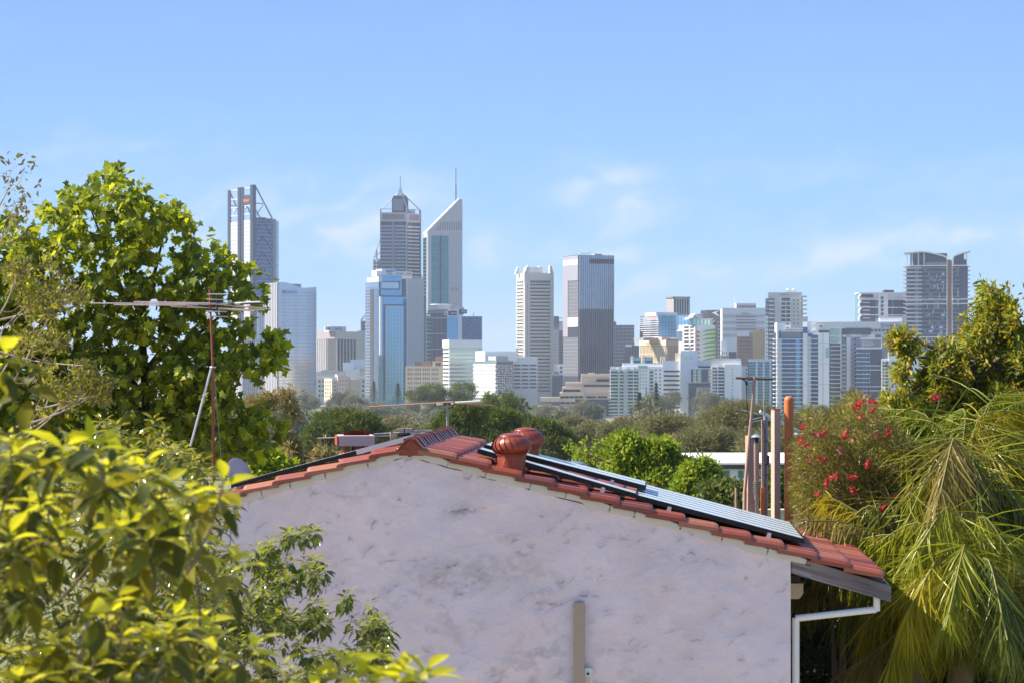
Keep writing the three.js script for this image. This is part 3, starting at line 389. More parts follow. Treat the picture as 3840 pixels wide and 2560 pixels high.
{ // 6. blue stepped glass tower with its concrete flank
  const b = bld('blue_tower', 'stepped blue mirror glass tower in front of the mast tower', 2500, 1370, 1421, 1524, { D: 38 });
  b.body(C.blue, 1112); b.box('upper_body', 1421, 1510, 1034, 1114, -32, -3, C.blue); b.l('pale_flank', 1370, 1420, 1056, 1500, 0.5, C.blueP); b.l('pale_top', 1375, 1420, 1036, 1057, 0.1, C.steelL, 4); b.l('slot', 1390, 1401, 1084, 1500, 0.9, C.charcoal); b.rows('l', 'floor_joint', 1370, 1389, 1070, 1480, 12, 1, 0.7, C.steelL);
  b.f('frame', 1426, 1506, 1054, 1058, -2.4, C.slateD, 3.2); b.f('frame', 1426, 1430, 1054, 1110, -2.4, C.slateD, 3.2); b.f('inset', 1436, 1500, 1058, 1080, -2.6, C.blueP, 3.2); b.f('frame', 1430, 1503, 1082, 1086, -2.4, C.slateD, 3.2); b.f('frame', 1499, 1503, 1056, 1084, -2.2, C.slateD, 3.2);
  b.f('cornice', 1428, 1521, 1108, 1113, 1, C.slateD); b.f('fin', 1422, 1429, 1112, 1330, 1.4, C.white2); b.f('frame', 1438, 1517, 1141, 1146, 0.7, C.slateD); b.f('frame', 1438, 1443, 1143, 1500, 0.7, C.slateD); b.f('inset', 1445, 1513, 1147, 1500, 0.3, C.aqua); b.f('edge', 1514, 1524, 1120, 1500, 0.9, C.blueD); b.rows('f', 'floor_joint', 1445, 1513, 1160, 1480, 13.4, 0.9, 0.5, C.blueD); b.cols('f', 'mullion', 1456, 1512, 1147, 1480, 11.4, 0.8, 0.45, C.blueD);
  b.box('sign_box', 1403, 1438, 1013, 1034, -20, -6, C.white); b.box('sign_box', 1438, 1489, 1008, 1034, -22, -5, C.white2); b.box('sign_box', 1489, 1553, 1016, 1042, -24, -5, C.white);
  sign(b, 'f', 'sign', 1440, 1488, 1010, 1030, -4.8, '#c4d4e6', (c, w, h) => { c.fillStyle = '#3d6a9c'; c.fillRect(70, 8, 180, 18); text('RTA', '#38506e', 'bold', 0.6, 0.55)(c, w, h + 26); });
  sign(b, 'f', 'sign', 1490, 1552, 1018, 1036, -4.8, '#dcd8dd', (c, w, h) => { c.strokeStyle = '#4c4a58'; c.lineWidth = 4; for (let k = 0; k < 4; k++) { const x = 12 + k * 30; c.strokeRect(x, 14, 20, 14); c.beginPath(); c.moveTo(x + 10, 8); c.lineTo(x + 10, 40); c.moveTo(x - 2, 34); c.lineTo(x + 22, 34); c.stroke(); } c.strokeStyle = '#b0404a'; c.strokeRect(150, 12, 22, 32); c.strokeStyle = '#4c4a58'; for (let k = 0; k < 3; k++) { c.strokeRect(184 + k * 22, 12, 14, 14); } c.fillStyle = '#4c4a58'; c.fillRect(184, 36, 60, 6); });
}
{ const b = bld('concrete_tower', 'plain grey gridded concrete tower right of the blue glass tower', 2580, 1524, 1524, 1590, { D: 30 }); b.body(C.lilac, 1044); b.rows('f', 'panel_joint', 1527, 1589, 1056, 1365, 11.5, 0.8, 0.12, C.grey); b.cols('f', 'panel_joint', 1532, 1589, 1046, 1365, 11, 0.8, 0.13, C.grey); b.grid('f', 'slot_window', 1509, 1524, 2, 1050, 1110, 4, 0.5, 0.6, -1, C.win2); b.f('slot_edge', 1524, 1527, 1040, 1400, 0.5, C.white2); }
{ // 7. dark and blue glass pair with rooftop drum
  const b = bld('drum_top_office', 'dark blue glass office block with flat drum roof and small red sign', 2650, 1600, 1600, 1676, { D: 30 });
  b.body(C.slateD, 1176); b.box('upper_body', 1603, 1676, 1162, 1178, -28, -2, C.slate); b.rows('f', 'bright_joint', 1600, 1676, 1192, 1370, 58, 1.6, 0.6, C.white2); b.rows('f', 'short_joint', 1600, 1616, 1207, 1360, 14.6, 1.4, 0.5, C.white2); b.cols('f', 'mullion', 1620, 1676, 1180, 1350, 18, 1, 0.3, C.slate);
  const q = part('drum', new THREE.CylinderGeometry(10.5, 10.5, 6, 28), C.white2, b.g); q.position.set(b.X(1652), b.Y(1150), -14); const r = part('drum_rim', new THREE.CylinderGeometry(13, 12.5, 1.2, 28), C.white, b.g); r.position.set(b.X(1652), b.Y(1144), -14); b.box('plant', 1606, 1635, 1143, 1162, -14, -3, C.lilac);
  sign(b, 'f', 'sign', 1660, 1674, 1168, 1183, 0.7, '#d9dbe2', (c, w, h) => { c.fillStyle = '#d33b40'; c.fillRect(0, 0, 30, 64); text('ab', '#40404c', 'bold', 0.6, 0.66)(c, w, h); }, 64, 64);
  b.f('white_strip', 1600, 1614, 1179, 1187, 0.8, C.white);
}
{ const b = bld('blue_office', 'bright blue glass office with red and black rooftop signs', 2630, 1676, 1676, 1808, { D: 26 }); b.body(C.blue, 1186); b.box('upper_body', 1676, 1720, 1161, 1188, -20, -0.2, C.blueP); b.f('glazing', 1679, 1717, 1190, 1290, 0.5, C.blue); b.f('white_pier', 1718, 1731, 1180, 1300, 1.4, C.white2); b.f('dark_glazing', 1733, 1806, 1188, 1275, 0.5, C.blueD); b.rows('f', 'floor_joint', 1733, 1806, 1198, 1272, 13, 1, 0.7, C.slate); b.rows('f', 'floor_joint', 1679, 1717, 1198, 1272, 13, 1, 0.7, C.blueD); b.cols('f', 'mullion', 1744, 1804, 1188, 1272, 11, 0.8, 0.65, C.slate);
  b.box('plant', 1717, 1739, 1151, 1180, -16, -6, C.lilac); b.f('sign_box', 1681, 1713, 1166, 1183, 0.6, C.charcoal); sign(b, 'f', 'sign', 1682, 1712, 1168, 1181, 0.75, '#23232c', (c, w, h) => { c.fillStyle = '#d33b40'; c.fillRect(16, 10, 44, 44); text('nab', '#e8e8ee', 'bold', 0.8, 0.62)(c, w, h); }, 128, 64); b.f('sign_box', 1723, 1751, 1161, 1176, -0.5, C.charcoal, 3); sign(b, 'f', 'sign', 1724, 1750, 1162, 1175, -0.35, '#23232c', text('PEX', '#e8e8ee', 'italic bold', 0.8), 128, 64); b.bar('aerial', 1775, 1186, 1778, 1170, -6, 0.4, C.dgrey); }
{ const b = bld('cream_offices', 'cream office block with rows of small square windows', 2420, 1520, 1520, 1662, { D: 26 }); b.body(C.cream, 1372); b.box('roof_block', 1555, 1580, 1355, 1374, -16, -3, C.brown); b.box('roof_block', 1578, 1616, 1354, 1374, -12, -3, C.rust); b.box('roof_block', 1622, 1662, 1353, 1374, -12, -2, C.cream); b.box('roof_block', 1635, 1662, 1335, 1374, -24, -13, C.rust); for (const [x0, x1, n] of [[1527, 1548, 3], [1552, 1580, 4], [1584, 1612, 4], [1617, 1645, 4]]) b.grid('f', 'window', x0, x1, n, 1376, 1460, 5, 0.5, 0.55, 0.12, C.brown); b.grid('f', 'window', 1632, 1654, 2, 1358, 1372, 1, 0.6, 0.7, -1.9, C.win); }
{ const b = bld('banded_office', 'white banded office with pale green windows and blank top', 2360, 1661, 1684, 1807, { D: 30 }); b.body(C.white2, 1275); b.f('crown', 1684, 1807, 1274, 1303, 0.6, C.white2); b.l('crown', 1661, 1684, 1274, 1303, 0.6, C.white); b.rows('f', 'window_band', 1685, 1807, 1305, 1460, 14.6, 7.5, 0.2, C.greenP); b.rows('f', 'sill', 1684, 1807, 1312.5, 1460, 14.6, 1.2, 0.7, C.white); b.rows('l', 'window_band', 1662, 1683, 1306, 1450, 14.6, 6, 0.2, C.win); for (let y = 1305; y < 1450; y += 29) b.f('bright_pane', 1735, 1785, y + 1, y + 6, 0.3, C.teal); }
{ const b = bld('precast_offices', 'white precast office with fine vertical fins and louvred right face', 2250, 1777, 1862, 1924, { D: 42 }); b.body(C.dgrey, 1352); for (let k = 0; k < 8; k++) { const y = 1364 + k * 16; b.l('ledge', 1777, 1862, y, y + 4.5, 1.3, C.white); b.cols('l', 'fin', 1778, 1862, y + 4.5, y + 16, 5.3, 2.4, 0.9, C.white2); }
  b.l('top_glazing', 1784, 1862, 1350, 1364, 0.2, C.greenP); const R = rng(3); for (let j = 0; j < 14; j++) for (let i = 0; i < 9; i++) { const x = 1863 + i * 6.7, y = 1366 + j * 9; if (R() < 0.5) b.f('louvre', x, x + 2, y, y + 8.5, 0.8, R() < 0.5 ? C.white2 : C.steelL); else b.f('louvre', x, x + 6, y + 2, y + 4.5, 0.8, R() < 0.5 ? C.white2 : C.steelL); }
  b.box('plant_room', 1866, 1912, 1334, 1354, -18, -3, C.grey); b.box('penthouse', 1800, 1922, 1316, 1353, -38, -20, C.white); b.f('roof_edge', 1858, 1924, 1351, 1355, 1, C.grey); }
{ const b = bld('lilac_offices', 'low lilac-white offices with wide paired windows in rows', 2300, 1920, 1920, 2016, { D: 24 }); b.body(C.white2, 1337); b.grid('f', 'window', 1924, 2014, 3, 1362, 1458, 7, 0.86, 0.45, 0.1, C.win2); b.f('coping', 1920, 2016, 1337, 1341, 0.6, C.white); }
{ // 8. horned white tower with dark ribbon windows
  const b = bld('ribbon_tower', 'white tower with dark ribbon windows and four corner horns', 2600, 1936, 1966, 2077, { D: 34 });
  b.body(C.stone, 1024); b.rows('f', 'window_band', 1988, 2063, 1066, 1470, 13.2, 5.4, 0.15, C.win); b.rows('f', 'sill', 1987, 2064, 1071.6, 1470, 13.2, 1.6, 0.9, C.white); b.rows('l', 'window_band', 1938, 1963, 1066, 1470, 13.2, 5.4, 0.15, C.win); b.rows('l', 'sill', 1937, 1964, 1071.6, 1470, 13.2, 1.6, 0.8, C.white);
  b.f('pilaster', 1967, 1976, 1064, 1480, 1.2, C.stone); b.f('pilaster', 1978, 1987, 1064, 1480, 1.2, C.stone); b.f('pilaster', 2064, 2076, 1064, 1480, 1.2, C.stone); b.grid('f', 'top_window', 1988, 2064, 8, 1050, 1063, 1, 0.75, 0.75, 0.12, C.win); b.grid('l', 'top_window', 1938, 1963, 3, 1050, 1063, 1, 0.6, 0.75, 0.12, C.win);
  const horn = (pts, z) => b.poly('horn', pts, z, 5, C.stone); horn([[1966, 1025], [1987, 1025], [1984, 1006], [1979, 995]], 0.2); horn([[2062, 1025], [2077, 1025], [2068, 996], [2063, 995]], 0.2); horn([[1950, 1025], [1964, 1025], [1962, 998], [1958, 1003]], -20); b.box('plant_room', 1987, 2044, 1001, 1025, -26, -10, C.stone); b.bar('dish', 2028, 1001, 2034, 997, -12, 0.8, C.white);
}
{ const b = bld('slim_flats', 'slim white flats with small dark windows beside the horned tower', 2650, 2077, 2077, 2112, { D: 20 }); b.body(C.white2, 1238); b.grid('f', 'window', 2079, 2083, 1, 1250, 1360, 10, 0.6, 0.5, 0.1, C.win); b.f('dark_bay', 2096, 2112, 1240, 1370, 0.2, C.slate); b.rows('f', 'slab', 2096, 2112, 1248, 1360, 11, 2, 0.5, C.lilac); b.box('upper_block', 2077, 2096, 1186, 1240, -18, -4, C.slate); b.box('upper_block', 2096, 2112, 1205, 1242, -18, -6, C.white2); b.bar('aerial', 2095, 1188, 2095, 1206, -6, 0.5, C.dgrey); b.bar('aerial', 2095, 1193, 2112, 1193, -6, 0.4, C.dgrey); }
{ const b = bld('podium_block', 'small cream podium with two window rows below the horned tower', 2280, 2070, 2070, 2112, { D: 16 }); b.body(C.dgrey, 1406); b.box('upper_block', 2076, 2112, 1365, 1408, -12, -0.5, C.stone); b.box('upper_block', 2096, 2112, 1364, 1400, -11, 0.5, C.white); b.grid('f', 'window', 2078, 2095, 3, 1392, 1402, 1, 0.6, 0.8, -0.3, C.win); b.grid('f', 'window', 2098, 2110, 1, 1370, 1400, 2, 0.7, 0.5, 0.7, C.win); }
{ // 9. finned tower with mirrored front
  const b = bld('finned_tower', 'tall glass tower with fine vertical fins and pale lilac left face', 2550, 2112, 2170, 2302, { D: 40 });
  b.body(C.slateD, 956); b.f('glazing', 2171, 2301, 960, 1158, 0.2, C.mirror); b.f('lower_glazing', 2171, 2301, 1158, 1408, 0.25, C.slateD); b.cols('f', 'fin', 2172, 2302, 956, 1160, 8, 3, 1.0, C.finG); b.cols('f', 'lower_fin', 2172, 2302, 1160, 1400, 8, 1.8, 1.0, C.slate); b.f('sign_band', 2212, 2301, 970, 988, 1.4, C.charcoal); b.rows('f', 'floor_joint', 2171, 2301, 1000, 1400, 26, 1.2, 0.5, C.slateD);  // lower front glazing and fins coloured dark to imitate a reflection
  b.l('upper_panel', 2112, 2169, 958, 1051, 0.6, C.steel); b.l('stone_band', 2113, 2169, 973, 992, 0.75, C.stone); b.l('edge_panel', 2112, 2131, 1051, 1262, 0.6, C.steel); b.l('stone_panel', 2131, 2169, 1190, 1225, 0.6, C.stone); b.l('inset_glazing', 2132, 2169, 1052, 1190, 0.2, C.slate); b.l('lower_glazing', 2112, 2169, 1264, 1410, 0.3, C.slate); b.rows('l', 'floor_joint', 2132, 2169, 1064, 1188, 13, 1, 0.5, C.steelL); b.rows('l', 'floor_joint', 2112, 2169, 1276, 1400, 13, 1, 0.6, C.steelL); b.rows('l', 'panel_joint', 2112, 2169, 1000, 1050, 13, 0.8, 0.75, C.steel);
  b.bar('roof_rail', 2184, 950, 2226, 946, -6, 0.5, C.white2); b.box('plant', 2238, 2266, 950, 957, -14, -5, C.grey);
}
{ const b = bld('blue_hotel', 'blue-grey glass slab behind the finned tower', 2750, 2302, 2302, 2379, { D: 18 }); b.body(C.slate, 1219); b.rows('f', 'floor_joint', 2302, 2379, 1228, 1370, 13, 1.6, 0.5, C.steelL); b.cols('f', 'mullion', 2314, 2378, 1220, 1370, 15, 1, 0.4, C.slateD); b.box('plant', 2302, 2311, 1206, 1219, -10, -3, C.dgrey); }
{ const b = bld('dark_annex', 'small dark glass block left of the tan hotel', 2500, 2345, 2345, 2397, { D: 18 }); b.body(C.slateD, 1295); b.cols('f', 'mullion', 2350, 2396, 1297, 1380, 6, 1.4, 0.5, C.slate); b.box('roof_block', 2346, 2369, 1291, 1300, -8, 0.5, C.white2); }
{ // terraced cream building
  const b = bld('terraced_building', 'cream concrete building stepping up in terraces', 2200, 2099, 2099, 2290, { D: 40 });
  b.body(C.creamD, 1470); b.box('terrace', 2180, 2290, 1401, 1440, -38, -14, C.creamD); b.box('terrace', 2121, 2290, 1432, 1452, -38, -9, C.creamD); b.box('terrace', 2108, 2290, 1450, 1472, -38, -4, C.creamD); b.f('parapet', 2181, 2290, 1401, 1410, -13, C.cream, 15); b.f('parapet', 2121, 2183, 1432, 1438, -8, C.cream, 11); b.f('parapet', 2108, 2180, 1451, 1478, -3, C.cream, 5); b.f('window_band', 2112, 2177, 1459, 1468, -2.8, C.win, 4); b.f('window_band', 2238, 2288, 1421, 1431, -13, C.win, 15); b.f('window_band', 2190, 2288, 1442, 1449, -8, C.win, 10); b.f('parapet', 2099, 2190, 1470, 1482, 1, C.cream, 3); b.grid('f', 'window', 2100, 2188, 5, 1484, 1492, 1, 0.82, 0.9, 0.2, C.win); b.grid('f', 'window', 2196, 2280, 2, 1484, 1492, 1, 0.86, 0.9, 0.2, C.win); b.f('parapet', 2099, 2160, 1493, 1505, 0.8, C.cream); b.grid('f', 'window', 2101, 2158, 3, 1506, 1513, 1, 0.8, 0.9, 0.2, C.win); b.box('lift_room', 2208, 2232, 1397, 1403, -30, -20, C.cream); b.f('low_wall', 2026, 2100, 1488, 1504, 6, C.cream, 8); b.f('low_wall', 2012, 2099, 1520, 1524, 7, C.stone, 8); b.f('window_band', 2030, 2098, 1505, 1512, 5.6, C.brown, 7);
}
{ const b = bld('grey_pavilion', 'long low grey building with a red framed window box', 2050, 1948, 1948, 2292, { D: 22 }); b.body(C.dgrey, 1528, 'rear_block'); b.box('block', 2158, 2292, 1496, 1600, -20, 0.5, C.slateD); b.f('light_panel', 2164, 2182, 1514, 1562, 1.2, C.lilac); b.f('glass_panel', 2238, 2272, 1532, 1562, 1.2, C.teal); b.rows('f', 'bright_joint', 2238, 2272, 1540, 1560, 8, 2, 1.5, C.white); b.f('white_wall', 1948, 2020, 1525, 1534, 1.5, C.white); b.f('white_wall', 1950, 1992, 1543, 1551, 2, C.white); b.f('window_band', 1950, 2034, 1534, 1543, 0.6, C.brown); const fr = [[2036, 2040, 1527, 1550], [2086, 2090, 1527, 1550]]; for (const q of fr) b.f('red_frame', ...q, 2.6, C.red); b.f('red_frame', 2040, 2086, 1527, 1531, 2.6, C.red); b.f('red_frame', 2040, 2086, 1546, 1550, 2.6, C.red); b.f('window_band', 2040, 2086, 1531, 1546, 1.2, C.win); b.f('white_wall', 2090, 2290, 1560, 1566, 1.2, C.lilac); b.bar('flagpole', 2038, 1600, 2038, 1520, 3, 0.3, C.white); }
{ // 10. white balcony flats at the river end
  const b = bld('balcony_flats', 'white apartment block with rows of rounded balconies and rooftop glass boxes', 2050, 2288, 2288, 2487, { D: 24 });
  b.body(C.white, 1374); b.box('upper_body', 2334, 2487, 1361, 1376, -22, -2, C.white);
  const bays = [[2291, 2318], [2326, 2338], [2354, 2395], [2437, 2450]]; for (const [x0, x1] of bays) { b.f('balcony_recess', x0, x1, 1384, 1558, 0.15, C.win2); for (let y = 1388; y < 1556; y += 12.6) { b.f('balcony_slab', x0 - 2, x1 + 2, y, y + 2.2, 2.0, C.white); b.f('balustrade', x0 - 1, x1 + 1, y - 4, y, 1.7, C.greenP); } }
  for (const x of [2319, 2342, 2350, 2374]) b.f('pier', x, x + 2.6, 1378, 1560, 2.2, C.white2); b.grid('f', 'window', 2398, 2428, 3, 1384, 1460, 6, 0.22, 0.42, 0.15, C.win2); b.grid('f', 'window', 2452, 2484, 2, 1380, 1490, 8, 0.3, 0.42, 0.15, C.win2); b.f('slot', 2421, 2426, 1450, 1558, 0.15, C.mauve);
  b.f('glass_rail', 2394, 2428, 1370, 1380, 0.6, C.teal); for (const x of [2366, 2410]) { b.box('stair_box', x, x + 12, 1334, 1364, -14, -4, C.white); b.box('glass_box', x + 10, x + 38, 1338, 1362, -12, -3, C.blueD); b.box('glass_band', x + 11, x + 37, 1340, 1351, -11, -2.6, C.teal); } for (let y = 1388; y < 1556; y += 12.6) b.f('end_balcony', 2283, 2291, y, y + 2.4, 1.8, C.white, 3);
}
{ const b = bld('strip_window_block', 'white block with heavy dark window strips and blank stair tower', 2120, 2487, 2487, 2618, { D: 30 }); b.body(C.white, 1352); b.rows('f', 'window_strip', 2489, 2549, 1388, 1556, 17, 6.2, 0.15, C.win); b.rows('f', 'sill', 2488, 2550, 1394.4, 1556, 17, 1.3, 0.7, C.white2); b.box('stair_tower', 2552, 2618, 1314, 1560, -20, 2.5, C.white); b.box('side_room', 2533, 2553, 1322, 1354, -18, -3, C.cream); for (const x of [2567, 2573, 2587, 2593]) b.f('slot_window', x, x + 3, 1336, 1346, 2.65, C.stone); b.f('slot_band', 2618, 2668, 1372, 1378, 0.3, C.win); b.box('wing', 2618, 2668, 1352, 1400, -18, -1, C.white); b.f('podium', 2487, 2560, 1548, 1564, 4, C.white2); b.bar('aerial', 2586, 1314, 2586, 1294, -6, 0.4, C.dgrey); b.bar('aerial', 2592, 1314, 2592, 1304, -6, 0.4, C.dgrey); }
{ const b = bld('dark_glass_block', 'dark glass block with greenish bays and light folded panels', 2080, 2582, 2582, 2668, { D: 22 }); b.body(C.slateD, 1436); b.box('upper_body', 2592, 2668, 1380, 1438, -18, -1, C.slateD); b.f('top_frame', 2588, 2669, 1379, 1383, 0.6, C.white2); for (const [x0, x1] of [[2600, 2612], [2616, 2630], [2657, 2667]]) { b.f('green_bay', x0, x1, 1384, 1430, -0.6, C.greenP); b.rows('f', 'slab', x0, x1, 1392, 1430, 12, 2, 0, C.white2); } b.f('ledge', 2572, 2668, 1431, 1436, 1.2, C.grey); b.f('grey_panel', 2611, 2666, 1450, 1556, 0.5, C.grey); for (let k = 0; k < 3; k++) { const y = 1469 + k * 34; b.poly('folded_panel', [[2637, y], [2664, y], [2664, y + 16], [2637, y + 16]], 1.4, 1.2, C.white2); b.f('dark_window', 2637, 2664, y + 17, y + 32, 0.8, C.win); } b.cols('f', 'mullion', 2584, 2610, 1440, 1556, 7, 1, 0.4, C.slate); b.rows('f', 'panel_joint', 2611, 2637, 1484, 1550, 32, 1, 0.62, C.dgrey); b.f('bright_window', 2576, 2580, 1478, 1496, 0.5, C.teal, -0.1); }
{ const b = bld('white_balcony_tower', 'slim white tower with bright stacked balconies on its left edge', 2020, 2665, 2665, 2782, { D: 24 }); b.body(C.white, 1370); b.f('balcony_recess', 2672, 2717, 1376, 1556, 0.15, C.win2); for (let y = 1384; y < 1552; y += 12.4) { b.f('balcony_slab', 2670, 2716, y, y + 3.6, 1.6, C.white); b.f('balcony_front', 2665, 2684, y - 2, y + 6, 2.4, C.stone); } b.f('pier', 2690, 2694, 1376, 1556, 1, C.white2); b.f('blank_wall', 2718, 2778, 1366, 1556, 1.2, C.white); b.grid('f', 'window', 2744, 2750, 1, 1376, 1540, 13, 0.6, 0.3, 1.35, C.win2); b.box('roof_block', 2670, 2780, 1343, 1372, -20, -6, C.grey); b.box('roof_block', 2718, 2780, 1351, 1370, -14, -2, C.white2); b.box('hut', 2688, 2706, 1368, 1375, -6, 0.5, C.white); }
{ const b = bld('white_narrow_flats', 'narrow white flats with one column of windows behind the balcony tower', 2120, 2780, 2780, 2806, { D: 18 }); b.body(C.white2, 1372); b.grid('f', 'window', 2796, 2805, 1, 1378, 1520, 10, 0.6, 0.45, 0.1, C.win2); }
{ // 11. bank offices
  const b = bld('curved_glass_office', 'wide blue glass office with orange lettering at its top left', 2700, 2400, 2472, 2595, { D: 60 }); b.body(C.blue, 1184); b.l('pale_facade', 2400, 2472, 1182, 1270, 0.3, C.blueP); b.l('dark_bay', 2400, 2411, 1186, 1270, 0.5, C.slateD); b.l('dark_bay', 2442, 2460, 1190, 1270, 0.5, C.slateD); b.rows('l', 'floor_joint', 2400, 2472, 1190, 1266, 8, 1.6, 0.8, C.white2); b.rows('f', 'floor_joint', 2472, 2595, 1209, 1266, 13, 1.1, 0.4, C.blueD); b.cols('f', 'mullion', 2484, 2594, 1186, 1266, 12, 0.9, 0.35, C.blueD); b.box('roof_screen', 2440, 2520, 1171, 1186, -40, -4, C.steelL); b.box('roof_screen', 2520, 2595, 1177, 1186, -30, -8, C.slate); sign(b, 'l', 'sign', 2428, 2470, 1181, 1196, 1.2, '#9fb2c4', text('bankwest', '#ef6a2a', 'bold', 0.8), 256, 56); }
{ const b = bld('brown_fin_tower', 'brown tower with dark vertical fins rising behind the blue glass office', 2950, 2500, 2527, 2588, { D: 30 }); b.body(C.mauve, 1116); b.cols('f', 'dark_strip', 2530, 2587, 1122, 1190, 9.4, 5, 0.3, C.charcoal); b.cols('f', 'fin', 2535, 2588, 1118, 1190, 9.4, 3.4, 1.1, C.lilac); b.f('cap', 2527, 2588, 1113, 1118, 1.3, C.dgrey); b.l('cap', 2500, 2527, 1113, 1118, 1.3, C.dgrey); b.grid('l', 'slot', 2501, 2526, 4, 1118, 1124, 1, 0.5, 0.9, 0.2, C.stone); b.grid('f', 'slot', 2530, 2587, 7, 1114, 1122, 1, 0.4, 0.9, 1.35, C.stone); }
{ const b = bld('tan_hotel', 'broad tan ribbed hotel with dark lettering on its parapet', 2420, 2398, 2500, 2597, { D: 44 }); b.body(C.tan, 1274); b.l('parapet', 2398, 2500, 1275, 1295, 0.8, C.cream); b.cols('l', 'rib', 2400, 2498, 1297, 1360, 5.2, 2, 0.7, C.cream); b.rows('l', 'ledge', 2398, 2500, 1326, 1360, 30, 2, 0.9, C.cream); b.f('parapet', 2500, 2597, 1275, 1296, 0.6, C.creamD); b.cols('f', 'rib', 2502, 2596, 1276, 1350, 8.4, 1.8, 0.9, C.mauve); b.f('coping', 2498, 2598, 1272, 1276, 1, C.brown); b.box('roof_block', 2395, 2462, 1266, 1276, -28, -12, C.mauve); b.box('roof_block', 2466, 2500, 1263, 1275, -20, -6, C.pink); b.box('roof_block', 2518, 2550, 1264, 1275, -20, -6, C.white); sign(b, 'l', 'sign', 2425, 2472, 1281, 1293, 1.0, '#cdb594', text('DUXTON HOTEL', '#55402f', 'bold', 0.8), 256, 56); for (const x of [2472, 2480, 2487]) b.bar('aerial', x, 1362, x + 4, 1335, 2, 0.35, C.white2); }
{ // 12. green wedge facade
  const b = bld('green_wedge_building', 'apartment building with green pointed wedges and swooping gable roof', 2300, 2545, 2612, 2701, { D: 40 });
  b.body(C.white2, 1218); b.f('facade', 2613, 2683, 1220, 1360, 0.5, C.white2); b.f('dark_strip', 2683, 2701, 1196, 1360, 0.9, C.slateD);
  for (let k = 0; k < 8; k++) { const y = 1232 + k * 15.2; b.poly('green_wedge', [[2632, y + 13], [2648, y + 6], [2682, y], [2682, y + 9], [2650, y + 11]], 1.4, 1.2, C.lime); b.poly('red_wedge', [[2612, y + 8], [2612, y + 20], [2627, y + 15]], 1.2, 1, C.rust); }
  b.grid('f', 'window', 2688, 2700, 1, 1200, 1340, 10, 0.3, 0.25, 1.1, C.white); b.l('balcony_recess', 2568, 2611, 1222, 1330, 0.2, C.win2); b.rows('l', 'balcony_slab', 2566, 2611, 1232, 1330, 13.4, 3, 1.6, C.white); for (const x of [2566, 2590, 2609]) b.l('pier', x, x + 3, 1222, 1330, 1.6, C.white2); b.l('glass_step', 2545, 2566, 1238, 1276, 1, C.blueP); b.l('ledge', 2544, 2568, 1236, 1240, 1.6, C.white); b.rows('l', 'red_band', 2597, 2611, 1238, 1330, 15.2, 8, 0.6, C.rust);
  b.poly('gable_glazing', [[2600, 1220], [2670, 1220], [2670, 1196], [2620, 1196], [2608, 1182], [2600, 1194]], -1, 10, C.teal); for (const [p, q] of [[[2580, 1196], [2594, 1192]], [[2594, 1192], [2606, 1178]], [[2606, 1178], [2618, 1190]], [[2618, 1190], [2632, 1198]], [[2632, 1198], [2672, 1196]]]) { const o = beamMesh('roof_edge', b.pt(...p, -3), b.pt(...q, -3), 1.1, 9, C.white, b.g); } b.poly('roof_sheet', [[2607, 1177], [2660, 1178], [2672, 1193], [2622, 1191]], -4, 0.6, C.steel); b.cols('f', 'gable_post', 2602, 2668, 1196, 1220, 13, 1.6, -0.5, C.white); b.l('glass_rail', 2585, 2611, 1222, 1232, 0.9, C.blueP);
  b.poly('dark_hood', [[2651, 1196], [2651, 1163], [2701, 1162], [2701, 1240], [2684, 1200]], 0.4, 14, C.slateD); b.poly('hood_chevron', [[2701, 1163], [2668, 1172], [2699, 1188], [2684, 1172]], 0.9, 0.5, C.blueP);
}
{ const b = bld('banded_white_office', 'big pale office with soft grey bands and black louvre lines', 2650, 2703, 2709, 2870, { D: 44 }); b.body(C.white2, 1157); b.rows('f', 'grey_band', 2710, 2869, 1180, 1270, 24, 12, 0.25, C.lilac); for (let k = 0; k < 7; k++) b.f('louvre', k ? 2761 : 2783, k ? 2835 : 2813, 1175 + k * 11.8, 1177 + k * 11.8, 0.6, C.charcoal); b.box('plant_room', 2761, 2836, 1137, 1160, -24, -6, C.lilac); b.cols('f', 'panel_joint', 2763, 2836, 1138, 1156, 9, 1, -5.9, C.grey); b.f('coping', 2709, 2870, 1155, 1159, 0.5, C.white); b.bar('aerial', 2757, 1156, 2757, 1106, -10, 0.25, C.white2); }
{ const b = bld('small_white_block', 'small white block with a short row of windows beside the green wedges', 2250, 2703, 2703, 2764, { D: 14 }); b.body(C.stone, 1330); b.box('upper_block', 2705, 2726, 1278, 1332, -10, -3, C.white); b.grid('f', 'window', 2706, 2728, 3, 1318, 1330, 1, 0.5, 0.8, 0.1, C.win); b.grid('f', 'window', 2704, 2742, 4, 1334, 1344, 1, 0.5, 0.7, 0.1, C.win); b.f('dark_bay', 2734, 2762, 1318, 1345, 0.3, C.slateD); b.f('ledge', 2703, 2730, 1314, 1317, 0.6, C.white); }
{ const b = bld('tan_slot_tower', 'tan tower with rows of narrow slot windows and blank ochre end wall', 2350, 2763, 2763, 2869, { D: 24 }); b.body(C.tan, 1244); b.f('end_wall', 2823, 2869, 1241, 1350, 0.8, C.tanW); b.f('sign_panel', 2764, 2811, 1243, 1262, 1, C.white); for (let k = 0; k < 9; k++) { const y = 1264 + k * 13; b.f('window_row', 2765, 2821, y, y + 8, 0.2, C.brown); b.cols('f', 'fin', 2765, 2821, y - 1, y + 9, 4.4, 1.9, 0.8, C.pink); } b.box('plant', 2848, 2862, 1236, 1243, -8, -3, C.red); }
